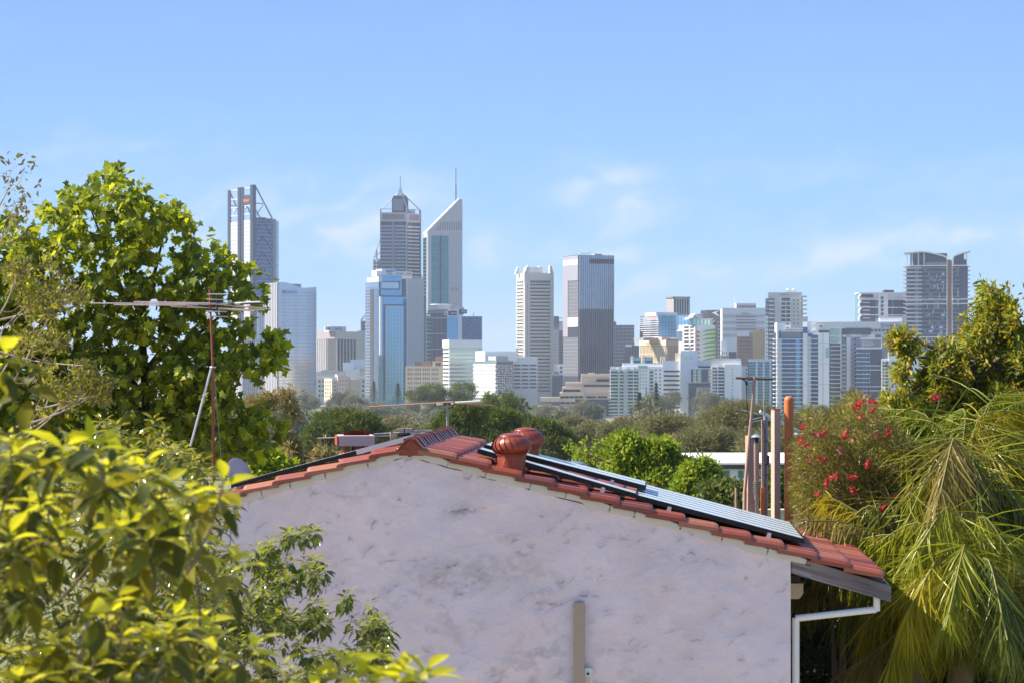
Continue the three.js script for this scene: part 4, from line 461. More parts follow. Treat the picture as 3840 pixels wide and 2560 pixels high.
{ // 13. tall cream flats
  const b = bld('cream_flats', 'tall off-white apartment tower with dark balcony strip and satellite dishes', 2250, 2871, 2871, 3010, { D: 24 });
  b.body(C.stone, 1120); b.box('upper_body', 2881, 3008, 1097, 1122, -22, -0.6, C.stone); b.f('dark_strip', 2872, 2905, 1120, 1345, 0.4, C.dgrey); for (let y = 1124; y < 1345; y += 15.4) { b.f('balcony', 2884, 2904, y + 4, y + 9, 1.6, C.white2); b.f('window', 2875, 2879, y + 1, y + 7, 0.6, C.blueP); } b.f('white_strip', 2871, 2881, 1186, 1345, 0.9, C.white); b.grid('f', 'window', 2873, 2880, 1, 1192, 1342, 10, 0.5, 0.5, 1.05, C.win2); b.f('recess', 2931, 2963, 1118, 1240, 0.15, C.win2); for (let y = 1124; y < 1230; y += 15.2) b.f('balcony', 2930, 2964, y + 6, y + 10, 1.4, C.white2); b.f('pier', 2946, 2949, 1130, 1232, 0.9, C.stone); b.grid('f', 'window', 2970, 3000, 2, 1120, 1220, 7, 0.24, 0.45, 0.12, C.win2); b.f('window', 2882, 2896, 1103, 1116, 0.1, C.greenP, 0.9); b.f('recess', 3006, 3010, 1118, 1200, 0.2, C.win2); for (let y = 1110; y < 1200; y += 16) b.box('corner_balcony', 3004, 3026, y, y + 4.5, -12, 1.4, C.stone); b.box('corner_balcony', 3004, 3029, 1188, 1206, -12, 1.6, C.stone); b.f('slot', 2927, 2932, 1104, 1107, -0.4, C.win); b.f('slot', 2938, 2943, 1104, 1107, -0.4, C.win); b.f('slot', 2951, 2957, 1104, 1107, -0.4, C.win); b.box('plant', 2948, 2988, 1090, 1098, -12, -4, C.stone); for (const x of [2955, 2976]) { const q = part('dish', new THREE.SphereGeometry(1.6, 12, 6, 0, Math.PI * 2, 0, 0.9), C.white, b.g); q.position.set(b.X(x), b.Y(1088), -6); q.rotation.x = 0.9; } for (const r of [2890]) b.f('window', r, r + 1, 1100, 1101, 0.1, C.win);
}
{ const b = bld('fin_frame_office', 'teal glass office framed by thick white vertical fins', 2080, 2806, 2806, 2904, { D: 18 }); b.body(C.win2, 1348); b.f('frame_top', 2806, 2904, 1345, 1356, 1.4, C.white); for (const [x, w] of [[2835, 7], [2861, 7], [2886, 7]]) b.f('fin', x, x + w, 1356, 1530, 1.4, C.white); for (const [x0, x1] of [[2809, 2835], [2842, 2861], [2868, 2886], [2893, 2903]]) { b.f('glazing', x0, x1, 1356, 1530, 0.1, C.blueD); b.rows('f', 'spandrel', x0, x1, 1362, 1525, 11, 4.5, 0.35, C.teal); } }
{ // 14. blue balcony towers
  const b = bld('blue_balcony_tower', 'blue glass apartment tower with white balcony lines and white penthouse', 2000, 2904, 2918, 3028, { D: 26 });
  b.body(C.blueD, 1242); b.f('white_fin', 2913, 2919, 1212, 1545, 2, C.white, 1); b.f('corner_glass', 2920, 2932, 1270, 1550, 0.5, C.steelL); b.f('pale_glass', 2985, 3000, 1270, 1550, 0.3, C.blue); b.f('top_glass', 2930, 3004, 1243, 1266, 0.3, C.slate); for (let y = 1270; y < 1548; y += 15.6) { b.f('balcony_slab', 2919, 3010, y, y + 2.6, 1.5, C.white); b.box('corner_balcony', 2901, 2916, y, y + 3, -6, 0.8, C.white); } b.f('white_wall', 3011, 3028, 1250, 1560, 1.2, C.white); b.rows('f', 'panel_joint', 3011, 3028, 1287, 1550, 77, 1.2, 1.35, C.grey); b.box('penthouse', 2917, 2968, 1210, 1246, -20, -2, C.white); b.f('window', 2950, 2962, 1213, 1217, -1.8, C.win, 2.5); b.f('window', 2950, 2961, 1228, 1233, -1.8, C.win, 2.5); b.box('roof_slab', 2945, 3012, 1230, 1236, -14, 0.6, C.white2); b.box('roof_glass', 3010, 3028, 1226, 1250, -10, -0.5, C.blueD); b.f('roof_line', 2928, 3010, 1240, 1244, 1.2, C.white);
}
{ const b = bld('twin_blue_tower', 'narrow blue balcony tower between two tall white wall panels', 2000, 3028, 3028, 3112, { D: 22 }); b.body(C.blueD, 1250); b.box('upper_body', 3028, 3060, 1206, 1252, -18, -3, C.white); b.f('glass_edge', 3030, 3042, 1262, 1560, 0.5, C.steelL); for (let y = 1270; y < 1556; y += 15.4) b.f('balcony_slab', 3029, 3068, y, y + 2.4, 1.5, C.white); b.f('white_panel', 3069, 3086, 1248, 1560, 1, C.white); b.f('white_panel', 3087.5, 3110, 1248, 1560, 1, C.white); b.rows('f', 'panel_joint', 3069, 3110, 1285, 1540, 77, 1.2, 1.15, C.grey); b.box('roof_block', 3048, 3070, 1238, 1256, -10, 0.4, C.white2); b.box('penthouse', 3062, 3112, 1218, 1240, -16, -4, C.white); b.f('dark_band', 3070, 3111, 1239, 1248, 0.2, C.charcoal); b.box('roof_slab', 3048, 3106, 1213, 1218, -16, -2, C.white); b.f('window', 3075, 3082, 1221, 1227, -3.8, C.win, 4.4); b.f('white_block', 3097, 3111, 1303, 1340, 1.6, C.teal); }
{ const b = bld('white_frame_tower', 'apartment tower with stacked balconies beside a tall white frame', 2060, 3112, 3112, 3230, { D: 22 }); b.body(C.win2, 1232); b.f('top_glass', 3112, 3152, 1232, 1280, 0.3, C.greenP); b.f('roof_line', 3104, 3156, 1226, 1230, 1.4, C.white); b.rows('f', 'slab', 3112, 3152, 1258, 1285, 24, 4, 0.8, C.white); for (let y = 1296; y < 1540; y += 15.4) { b.f('balcony_slab', 3114, 3152, y, y + 3, 1.5, C.white); b.f('small_balcony', 3158, 3172, y - 6, y - 2, 1.5, C.white2); } b.f('pier', 3152, 3157, 1228, 1545, 1.6, C.white2); b.f('glass_column', 3158, 3174, 1268, 1545, 0.4, C.slate); b.f('white_frame', 3175, 3190, 1258, 1545, 1.8, C.white); b.f('white_frame', 3160, 3230, 1256, 1264, 1.8, C.white); b.f('grey_bay', 3190, 3230, 1264, 1545, 0.5, C.lilac); b.rows('f', 'dark_band', 3191, 3229, 1276, 1540, 15.6, 5, 0.7, C.grey); b.grid('f', 'window', 3203, 3212, 1, 1266, 1540, 18, 0.6, 0.4, 0.85, C.win); }
{ const b = bld('curved_glass_flats', 'dark glass flats with thin white floor lines and slatted glass crown', 2030, 3213, 3213, 3308, { D: 22 }); b.body(C.slateD, 1304); b.box('crown', 3232, 3306, 1270, 1306, -18, -1.5, C.slate); b.cols('f', 'slat', 3236, 3275, 1274, 1296, 4, 1.4, -1, C.white2); b.f('roof_line', 3226, 3308, 1267, 1272, 0.8, C.white); b.f('corner_post', 3304, 3308, 1265, 1306, 0.8, C.white); b.f('terrace', 3211, 3307, 1302, 1308, 1.8, C.white); b.f('pale_glass', 3214, 3264, 1308, 1545, 0.3, C.blueD); for (let y = 1322, k = 0; y < 1540; y += 15.6, k++) { b.f('balcony_slab', 3211, k % 5 > 2 ? 3307 : 3264, y, y + 2.6, 1.5, C.white); } b.cols('f', 'mullion', 3240, 3264, 1310, 1540, 11, 1, 0.9, C.lilac); b.box('roof_block', 3260, 3282, 1254, 1270, -10, -4, C.stone); b.box('roof_block', 3282, 3305, 1255, 1268, -12, -4, C.dgrey); }
{ const b = bld('slate_flats', 'plain slate apartment slab partly hidden by the yellow-green tree', 2250, 3307, 3307, 3372, { D: 20 }); b.body(C.slate, 1262); b.bar('downpipe', 3333, 1300, 3333, 1400, 0.6, 0.5, C.white2); b.grid('f', 'window', 3340, 3370, 2, 1300, 1400, 5, 0.4, 0.3, 0.1, C.blueP); }
{ const b = bld('white_hotel', 'long white hotel with tree emblem and lettering on its blank parapet', 2420, 3030, 3030, 3420, { D: 30 }); b.body(C.white2, 1209); b.f('parapet', 3104, 3420, 1207, 1232, 0.5, C.white); b.grid('f', 'window', 3262, 3400, 10, 1234, 1244, 1, 0.7, 0.8, 0.2, C.win2); b.f('dark_wing', 3172, 3264, 1230, 1256, 1.4, C.slateD); b.box('roof_block', 3296, 3380, 1192, 1210, -18, -4, C.white); b.box('low_roof', 3060, 3104, 1209, 1216, -14, 1, C.cream); sign(b, 'f', 'sign', 3300, 3372, 1211, 1231, 0.7, '#cfced6', (c, w, h) => { c.strokeStyle = '#55706a'; c.lineWidth = 5; c.beginPath(); c.arc(24, 34, 16, Math.PI, 0); c.moveTo(8, 34); c.lineTo(8, 56); c.lineTo(40, 56); c.lineTo(40, 34); c.moveTo(24, 20); c.lineTo(24, 56); c.stroke(); c.fillStyle = '#4d5568'; c.font = 'bold 40px serif'; c.textBaseline = 'middle'; c.fillText('PAN PACIFIC', 58, 36, 196); }); }
{ // 15. hexagon-edged flats and the roof-wing tower
  const b = bld('zigzag_flats', 'grey apartment block with white zigzag column along its left edge', 2450, 3209, 3226, 3402, { D: 30 }); b.body(C.lilac, 1100); b.l('side_glass', 3209, 3225, 1104, 1208, 0.4, C.teal); b.f('dark_bay', 3228, 3294, 1122, 1208, 0.4, C.slateD); b.f('dark_bay', 3330, 3402, 1124, 1185, 0.4, C.slateD); b.f('recess', 3230, 3276, 1104, 1116, 0.3, C.charcoal); for (let k = 0; k < 4; k++) { const y = 1104 + k * 26; for (const [p, q] of [[[3230, y], [3222, y + 6]], [[3222, y + 6], [3222, y + 19]], [[3222, y + 19], [3230, y + 26]]]) rodMesh('zigzag', b.pt(...p, 1.6), b.pt(...q, 1.6), 0.8, C.white, b.g); } for (let y = 1122; y < 1208; y += 29) b.f('floor_line', 3226, 3294, y, y + 2.4, 1.4, C.white); for (let y = 1133; y < 1205; y += 14.5) b.f('balcony', 3236, 3262, y, y + 4, 1.5, C.grey); b.f('window_strip', 3283, 3293, 1124, 1208, 0.6, C.teal); b.f('pale_wall', 3294, 3330, 1100, 1208, 0.8, C.stone); b.grid('f', 'window', 3300, 3316, 1, 1110, 1185, 5, 0.7, 0.75, 0.95, C.teal); b.f('window_strip', 3342, 3352, 1126, 1182, 0.6, C.teal); for (const y of [1122, 1152, 1180]) b.f('floor_line', 3330, 3402, y, y + 2.4, 1.2, C.white); b.box('plant_room', 3319, 3356, 1087, 1100, -16, -6, C.charcoal); b.box('roof_slab', 3214, 3402, 1097, 1101, -26, 1, C.stone); }
{
  const b = bld('winged_roof_tower', 'tall right apartment tower with split winged roof and brown centre slot', 2300, 3401, 3401, 3627, { D: 34 });
  b.body(C.slateD, 1000); b.f('brown_slot', 3552, 3568, 975, 1340, 0.6, C.rust); b.rows('f', 'slot_joint', 3552, 3568, 985, 1330, 15, 1, 0.75, C.brown);
  for (let y = 1003, k = 0; y < 1340; y += 15.3, k++) { b.f('balcony_slab', 3396, 3458, y, y + 6, 2.2, C.lilac); b.f('balustrade', 3458, 3550, y + 1, y + 5, 1.3, C.slate); b.f('balustrade', 3573, 3598, y + 1, y + 5, 1.3, C.slate); b.box('end_balcony', 3388, 3402, y - 3, y - 0.5, -14, -1, C.stone); b.box('end_balcony', 3622, 3636, y - 3, y - 0.5, -14, -1, C.stone); }
  for (const y of [996, 1122, 1138, 1262, 1278]) { b.f('white_line', 3400, 3550, y, y + 3, 2.8, C.white); b.f('white_line', 3570, 3627, y, y + 3, 2.8, C.white); } const R = rng(8); for (let k = 0; k < 34; k++) { const x = 3474 + R() * 74, y = 1010 + R() * 300; b.f('white_post', x, x + 1.8, y, y + 14, 1.6, C.white2); } for (let k = 0; k < 12; k++) { const y = 1010 + R() * 300; b.f('white_post', 3590, 3592, y, y + 14, 1.6, C.white2); } for (let k = 0; k < 40; k++) { const x = 3464 + R() * 74, y = 1003 + Math.floor(R() * 21) * 15.3 + 6.5; b.f('window_pane', x, x + 8 + R() * 7, y, y + 8, 0.3, R() < 0.25 ? C.blueP : C.slate); }
  for (const x of [3434, 3441]) b.f('pier', x, x + 3, 1000, 1340, 1.2, C.lilac); b.f('dark_wall', 3600, 3622, 975, 1340, 1.6, C.slateD);
  b.f('slot_edge', 3549, 3552, 970, 1340, 1.8, C.white); b.f('slot_edge', 3568, 3571, 970, 1340, 1.8, C.white); b.poly('upper_glass', [[3470, 1000], [3550, 1000], [3550, 972], [3540, 962], [3470, 950]], -2, 20, C.slateD); b.poly('upper_glass', [[3575, 1000], [3614, 1000], [3614, 952], [3582, 962], [3575, 972]], -2, 20, C.slateD); b.box('upper_dark', 3415, 3472, 950, 1000, -24, -6, C.slateD); for (const x of [3402, 3420, 3443, 3464]) b.f('column', x, x + 4, 946, 1000, 1.2, C.white2); for (const x of [3612, 3621]) b.f('column', x, x + 3, 950, 1000, 1.2, C.white2);
  const wing = (p) => { for (let i = 0; i < p.length - 1; i++) beamMesh('roof_wing', b.pt(...p[i], -12), b.pt(...p[i + 1], -12), 1.2, 30, C.white, b.g); }; wing([[3391, 949], [3465, 944], [3500, 951], [3534, 960], [3548, 966], [3552, 976]]); wing([[3637, 943], [3606, 951], [3580, 960], [3572, 966], [3570, 976]]); b.box('lift_room', 3510, 3552, 949, 976, -22, -10, C.charcoal); b.f('glass_rail', 3472, 3549, 984, 996, 1.4, C.slate);
}
{ const b = bld('brick_tower', 'far brown tower under scaffolding behind the right tree', 2800, 3694, 3700, 3740, { D: 20 }); b.body(C.rust, 1076); b.rows('f', 'floor_line', 3698, 3740, 1082, 1200, 12, 2, 0.8, C.stone); b.cols('f', 'scaffold', 3696, 3740, 1070, 1200, 11, 0.9, 1.4, C.metal); b.rows('l', 'floor_line', 3692, 3700, 1088, 1200, 12, 2, 1.2, C.stone); }
{ const b = bld('low_white_flats', 'low white balcony flats showing behind the right tree branches', 1950, 3306, 3306, 3480, { D: 18 }); b.body(C.white, 1344); for (let y = 1352; y < 1500; y += 12) b.f('balcony_slab', 3307, 3334, y, y + 3, 1.5, C.white); b.f('recess', 3310, 3332, 1350, 1500, 0.15, C.win2); b.f('pier', 3318, 3321, 1350, 1500, 1.2, C.white); b.f('upper', 3334, 3480, 1334, 1500, 1, C.white2); b.grid('f', 'window', 3340, 3470, 9, 1350, 1480, 6, 0.5, 0.4, 1.1, C.win2); }
{ const b = bld('far_white_offices', 'white low offices between the winged tower and the right tree', 2150, 3370, 3370, 3700, { D: 18 }); b.body(C.white2, 1340); b.grid('f', 'window', 3376, 3690, 14, 1350, 1440, 4, 0.6, 0.4, 0.1, C.win2); b.box('chimney', 3508, 3516, 1316, 1342, -6, -4, C.stone); b.box('chimney', 3520, 3528, 1318, 1342, -6, -4, C.stone); }
// red roofed houses at the foot of the flats
for (const [i, [x0, x1, y0, y1, d, label]] of [[2300, 2385, 1562, 1584, 1850, 'long red tiled house below the balcony flats'], [2385, 2440, 1564, 1584, 1840, 'small red roofed house beside the Norfolk pine'], [2492, 2560, 1560, 1584, 1850, 'red hipped roof house below the strip window block'], [2556, 2632, 1558, 1582, 1840, 'broad red roofed house left of the brown-green trees'], [2180, 2240, 1558, 1578, 1900, 'low white flat-roofed house among palms']].entries()) {
  const b = bld('distant_house', label, d, x0, x0, x1, { D: 12, cat: 'house' }); const red = i < 4; b.body(red ? C.stone : C.white, y1 - 8, 'wall'); if (red) b.poly('roof', [[x0 - 3, y1 - 7], [x1 + 3, y1 - 7], [x1 - 14, y0], [x0 + 12, y0]], 0.8, 13, C.roofRed); else b.f('parapet', x0 - 2, x1 + 2, y0, y0 + 6, 0.5, C.white, 2); b.grid('f', 'window', x0 + 4, x1 - 4, 5, y1 - 6, y1 + 6, 1, 0.4, 0.7, 0.1, C.win);
}

// ================================================================ PLANTS
function leafGeo(len, wid, fold = 0.25, bend = 0.25, st = [[0, 0.06], [0.2, 0.7], [0.45, 1], [0.72, 0.72], [1, 0]]) {   // length along +y, face to +z
  const pos = [], idx = []; st.forEach(([t, w]) => { const y = t * len, z = -bend * len * t * t, hw = w * wid / 2; pos.push(-hw, y, z + fold * hw, 0, y, z, hw, y, z + fold * hw); });
  for (let i = 0; i < st.length - 1; i++) { const a = i * 3; idx.push(a, a + 1, a + 3, a + 1, a + 4, a + 3, a + 1, a + 2, a + 4, a + 2, a + 5, a + 4); }
  const g = new THREE.BufferGeometry(); g.setAttribute('position', new THREE.Float32BufferAttribute(pos, 3)); g.setIndex(idx); g.computeVertexNormals(); return g;
}
function planeLeafGeo(s) {
  const o = [[0, 0.02], [0.22, -0.08], [0.5, 0.06], [0.34, 0.22], [0.62, 0.42], [0.33, 0.5], [0.2, 0.62], [0, 1.0]]; const full = [...o, ...o.slice(1, -1).reverse().map(([x, y]) => [-x, y])];
  const pos = [0, 0.3 * s, -0.03 * s], idx = []; full.forEach(([x, y]) => pos.push(x * s, y * s, (Math.abs(x) * 0.22 - Math.max(0, y - 0.3) ** 2 * 0.25) * s)); const n = full.length; for (let i = 0; i < n; i++) idx.push(0, 1 + i, 1 + (i + 1) % n);
  const g = new THREE.BufferGeometry(); g.setAttribute('position', new THREE.Float32BufferAttribute(pos, 3)); g.setIndex(idx); g.computeVertexNormals(); return g;
}
function clumpGeo(n, leaf, seed, wid = 0.5, up = 0) {             // a tuft: n small leaves in a ball of radius 1
  const R = rng(seed), gs = []; const lf = leafGeo(leaf, leaf * wid, 0.2, 0.2, [[0, 0.1], [0.45, 1], [1, 0]]);
  for (let i = 0; i < n; i++) { const g = lf.clone(), d = new V3(R() - 0.5, R() - 0.5 + up, R() - 0.5).normalize(), r = 0.35 + 0.65 * R(); const q = new THREE.Quaternion().setFromUnitVectors(UP, d.clone().lerp(new V3(R() - 0.5, R() - 0.5, R() - 0.5), 0.7).normalize()); g.rotateY(R() * 6.3); g.applyQuaternion(q); g.translate(d.x * r, d.y * r, d.z * r); gs.push(g); }
  return mergeGeometries(gs);
}
const inPoly = (x, y, P) => { let c = false; for (let i = 0, j = P.length - 1; i < P.length; j = i++) { const [xi, yi] = P[i], [xj, yj] = P[j]; if ((yi > y) !== (yj > y) && x < (xj - xi) * (y - yi) / (yj - yi) + xi) c = !c; } return c; };
const basisQ = (dir, nrm) => { const y = dir.clone().normalize(), x = new V3().crossVectors(y, nrm); if (x.lengthSq() < 1e-6) x.set(1, 0, 0); x.normalize(); const z = new V3().crossVectors(x, y); return new THREE.Quaternion().setFromRotationMatrix(new THREE.Matrix4().makeBasis(x, y, z)); };
const rv = (R) => new V3(R() * 2 - 1, R() * 2 - 1, R() * 2 - 1);
// leaves: the largest in view as parts of their own, the rest as one mass of the same leaf
function addLeaves(tree, geo, pal, L, nParts, opt = {}) {
  const mats = pal.map((c) => leafMat(c[0], c[1], c[2], opt.trans ?? 0.5, opt.coat ?? 0.5, opt.cr ?? 0.25)), base = tree.position;
  L.sort((a, b) => b.p.z + b.k * 0.0 - a.p.z);
  const rest = [];
  const step = Math.max(1, Math.floor(L.length * 0.5 / Math.max(1, nParts)));
  L.forEach((l, i) => { if (i % step === 0 && i / step < nParts) { const o = part(opt.leaf ?? 'leaf', geo, mats[l.c], tree); o.position.copy(l.p).sub(base); o.quaternion.copy(l.q); o.scale.setScalar(l.s); } else rest.push(l); });
  const im = new THREE.InstancedMesh(geo, leafMat(1, 1, 1, opt.trans ?? 0.5, opt.coat ?? 0.5, opt.cr ?? 0.25), rest.length), m = new THREE.Matrix4(), c = new THREE.Color(), R = rng(rest.length);
  rest.forEach((l, i) => { m.compose(l.p.clone().sub(base), l.q, new V3(l.s, l.s, l.s)); im.setMatrixAt(i, m); const k = 0.85 + R() * 0.3; c.setRGB(pal[l.c][0] * k, pal[l.c][1] * k, pal[l.c][2] * k); im.setColorAt(i, c); });
  im.name = opt.mass ?? 'foliage'; im.userData.kind = 'stuff'; tree.add(cast(im)); return im;
}
const bark = std(0.16, 0.12, 0.09, 0.95), barkPale = std(0.38, 0.3, 0.23, 0.95), barkDark = std(0.06, 0.045, 0.035, 0.95);

// ---- a tree from lobes [cx, cy, rx, ry] in frame pixels at distance d
function lobeTree(name, label, d, lobes, o = {}) {
  const s = d / FOC, R = rng(o.seed ?? Math.round(lobes[0][0] + lobes[0][1])), cx = lobes.reduce((a, l) => a + l[0], 0) / lobes.length, gy = o.base ?? groundY(d);
  const t = thing(name, label, o.cat ?? 'tree', o.group); const bp = at(o.tx ?? cx, HOR, d); t.position.set(bp.x, gy, bp.z);
  const B = lobes.map(([x, y, rx, ry]) => { const p = at(x, y, d + (R() - 0.5) * rx * s * 0.8); return { p, rx: rx * s, ry: ry * s, rz: (rx + ry) / 2 * s }; });
  const vol = B.reduce((a, b) => a + b.rx * b.ry, 0), L = [], n = o.n ?? 900, size = o.size ?? 0.5;
  for (const b of B) { const m = Math.round(n * b.rx * b.ry / vol); for (let i = 0; i < m; i++) { const u = rv(R).normalize(); const az = Math.atan2(u.z, u.x), bump = 0.7 + 0.6 * fbm(az * 2.2 + b.p.x, u.y * 3.4 + b.p.y, 3), r = (o.shell ?? 0.62) + (1 - (o.shell ?? 0.62)) * Math.sqrt(R()); const p = new V3(b.p.x + u.x * b.rx * r * bump, b.p.y + u.y * b.ry * r * bump, b.p.z + u.z * b.rz * r * bump); if (o.gap && fbm(p.x * o.gap, p.y * o.gap + p.z, 3) < 0.44) continue; const q = new THREE.Quaternion().setFromUnitVectors(UP, u.clone().lerp(rv(R), 0.5).normalize()); L.push({ p, q, s: size * (0.6 + 0.8 * R()), c: Math.floor(R() * o.pal.length), k: 0 }); } }
  const hub = at(o.tx ?? cx, lobes[0][1] + lobes[0][3] * 0.4, d); const rel = (p) => p.clone().sub(t.position); const tr = o.tr ?? Math.max(0.08, vol ** 0.5 * 0.04);
  const low = rel(hub); part('trunk', taperTube([new V3(0, -0.4, 0), new V3(low.x * 0.3 + tr, low.y * 0.5, 0), new V3(low.x, low.y, low.z)], tr * 1.4, tr * 0.8, 8, 7), o.bark ?? bark, t);
  for (const b of B) part('limb', taperTube([low, low.clone().lerp(rel(b.p), 0.5).add(new V3(0, tr, 0)), rel(b.p)], tr * 0.7, tr * 0.2, 6, 5), o.bark ?? bark, t);
  addLeaves(t, o.geo, o.pal, L, 0, { trans: o.trans ?? 0.35, coat: o.coat ?? 0.15, cr: 0.4, mass: 'crown' });
  return t;
}
const TUFT = clumpGeo(16, 0.55, 11, 0.5), TUFT2 = clumpGeo(14, 0.8, 12, 0.22, 0.1), TUFT3 = clumpGeo(10, 0.75, 13, 0.55), NEEDLE = clumpGeo(18, 0.9, 14, 0.12);
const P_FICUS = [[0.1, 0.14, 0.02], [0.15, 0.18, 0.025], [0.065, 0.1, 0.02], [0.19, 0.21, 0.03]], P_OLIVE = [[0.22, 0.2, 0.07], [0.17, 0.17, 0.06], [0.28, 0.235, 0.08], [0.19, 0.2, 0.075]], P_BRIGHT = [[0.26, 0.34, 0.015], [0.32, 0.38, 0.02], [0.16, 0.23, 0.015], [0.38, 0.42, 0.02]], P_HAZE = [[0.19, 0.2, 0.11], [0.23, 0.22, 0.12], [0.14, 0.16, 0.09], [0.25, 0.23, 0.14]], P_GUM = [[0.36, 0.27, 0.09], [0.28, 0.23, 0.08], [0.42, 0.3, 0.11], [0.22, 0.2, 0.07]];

// far wood on the flats below the towers
{
  const R = rng(41), kinds = [];
  for (let k = 0; k < 4; k++) { const n = 420, im = new THREE.InstancedMesh(k === 3 ? TUFT2 : TUFT, leafMat(1, 1, 1, 0.3, 0.1, 0.4), n), m = new THREE.Matrix4(), c = new THREE.Color(), lob = []; for (let j = 0; j < 6; j++) lob.push([(R() - 0.5) * 9, 6 + R() * 5, (R() - 0.5) * 9, 2.2 + R() * 2.4]);
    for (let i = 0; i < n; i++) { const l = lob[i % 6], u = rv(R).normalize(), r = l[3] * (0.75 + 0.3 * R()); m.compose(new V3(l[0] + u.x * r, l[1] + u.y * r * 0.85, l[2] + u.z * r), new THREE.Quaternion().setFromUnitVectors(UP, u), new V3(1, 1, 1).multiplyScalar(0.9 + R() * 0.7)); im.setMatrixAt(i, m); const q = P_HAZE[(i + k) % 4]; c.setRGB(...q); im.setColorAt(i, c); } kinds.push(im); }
  for (let i = 0; i < 190; i++) {
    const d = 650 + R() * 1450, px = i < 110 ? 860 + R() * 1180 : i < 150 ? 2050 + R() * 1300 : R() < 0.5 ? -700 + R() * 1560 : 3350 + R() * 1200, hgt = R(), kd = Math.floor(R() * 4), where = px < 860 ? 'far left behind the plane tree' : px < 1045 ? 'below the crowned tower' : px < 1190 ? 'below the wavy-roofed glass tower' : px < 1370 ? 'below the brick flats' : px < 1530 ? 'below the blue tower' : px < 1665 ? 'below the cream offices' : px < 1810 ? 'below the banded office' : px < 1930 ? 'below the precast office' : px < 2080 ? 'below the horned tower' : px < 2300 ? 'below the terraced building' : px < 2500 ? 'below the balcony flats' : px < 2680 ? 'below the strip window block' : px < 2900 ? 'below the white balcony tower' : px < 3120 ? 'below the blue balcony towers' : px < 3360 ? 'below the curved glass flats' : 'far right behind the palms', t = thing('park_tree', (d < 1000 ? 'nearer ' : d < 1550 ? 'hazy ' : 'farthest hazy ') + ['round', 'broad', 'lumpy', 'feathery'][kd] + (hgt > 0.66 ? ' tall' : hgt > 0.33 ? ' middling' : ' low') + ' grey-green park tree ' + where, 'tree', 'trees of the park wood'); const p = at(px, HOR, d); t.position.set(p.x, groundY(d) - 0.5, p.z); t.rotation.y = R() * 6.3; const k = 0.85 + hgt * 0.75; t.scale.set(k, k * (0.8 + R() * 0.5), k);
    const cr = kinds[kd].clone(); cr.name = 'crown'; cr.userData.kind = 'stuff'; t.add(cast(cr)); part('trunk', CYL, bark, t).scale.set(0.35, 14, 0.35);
  }
}
// conifers on the skyline of the park
function pine(label, px, yt, yb, d, wpx, pal, group) {
  const s = d / FOC, top = at(px, yt, d), R = rng(px), t = thing('norfolk_pine', label, 'tree', group); t.position.set(top.x, groundY(d), top.z); const H = top.y - groundY(d), h0 = at(px, yb, d).y - groundY(d); part('trunk', taperTube([new V3(0, 0, 0), new V3(0, H * 0.5, 0), new V3(0, H, 0)], 0.5, 0.08, 6, 6), barkDark, t);
  const L = []; const tiers = 12; for (let k = 0; k < tiers; k++) { const f = k / (tiers - 1), y = lerp(h0, H, f), r = wpx * s / 2 * (1 - f * 0.93) * (0.7 + 0.5 * R()); for (let j = 0; j < 8; j++) { const a = j / 8 * 6.283 + k; for (let q = 0.15; q < 1.05; q += 0.17) L.push({ p: new V3(Math.cos(a) * r * q, y + r * q * 0.12 + (R() - 0.5) * 0.4, Math.sin(a) * r * q).add(t.position), q: new THREE.Quaternion().setFromUnitVectors(UP, rv(R).normalize()), s: 0.32 + 0.3 * R(), c: Math.floor(R() * pal.length), k: 0 }); } }
  addLeaves(t, TUFT2, pal, L, 0, { trans: 0.25, coat: 0.1, mass: 'crown' }); return t;
}
const P_PINE = [[0.05, 0.065, 0.035], [0.07, 0.08, 0.04], [0.04, 0.055, 0.035]];
pine('tall dark Norfolk pine before the white apartments', 2462, 1440, 1580, 1000, 58, P_PINE); pine('shorter Norfolk pine left of the tallest one', 2400, 1476, 1580, 1000, 66, P_PINE); pine('hazy pine before the blue tower foot', 1402, 1432, 1500, 1700, 50, P_PINE); pine('second hazy pine right of the blue tower foot', 1492, 1440, 1510, 1600, 54, P_PINE);
lobeTree('park_fig', 'dark fig tree clump before the cream offices', 1500, [[1620, 1470, 60, 30], [1560, 1485, 40, 22], [1740, 1465, 50, 34], [1680, 1490, 70, 24]], { n: 900, size: 1.6, geo: TUFT, pal: P_FICUS });
lobeTree('poplar', 'slender green tree left of its twin above the dark figs', 620, [[1848, 1530, 34, 44], [1838, 1500, 22, 26], [1852, 1570, 34, 30]], { n: 700, size: 0.75, geo: TUFT2, pal: P_FICUS }); lobeTree('poplar', 'slender green tree right of its twin above the dark figs', 600, [[1916, 1530, 32, 44], [1908, 1498, 22, 24], [1916, 1575, 34, 30]], { n: 700, size: 0.75, geo: TUFT2, pal: P_FICUS });
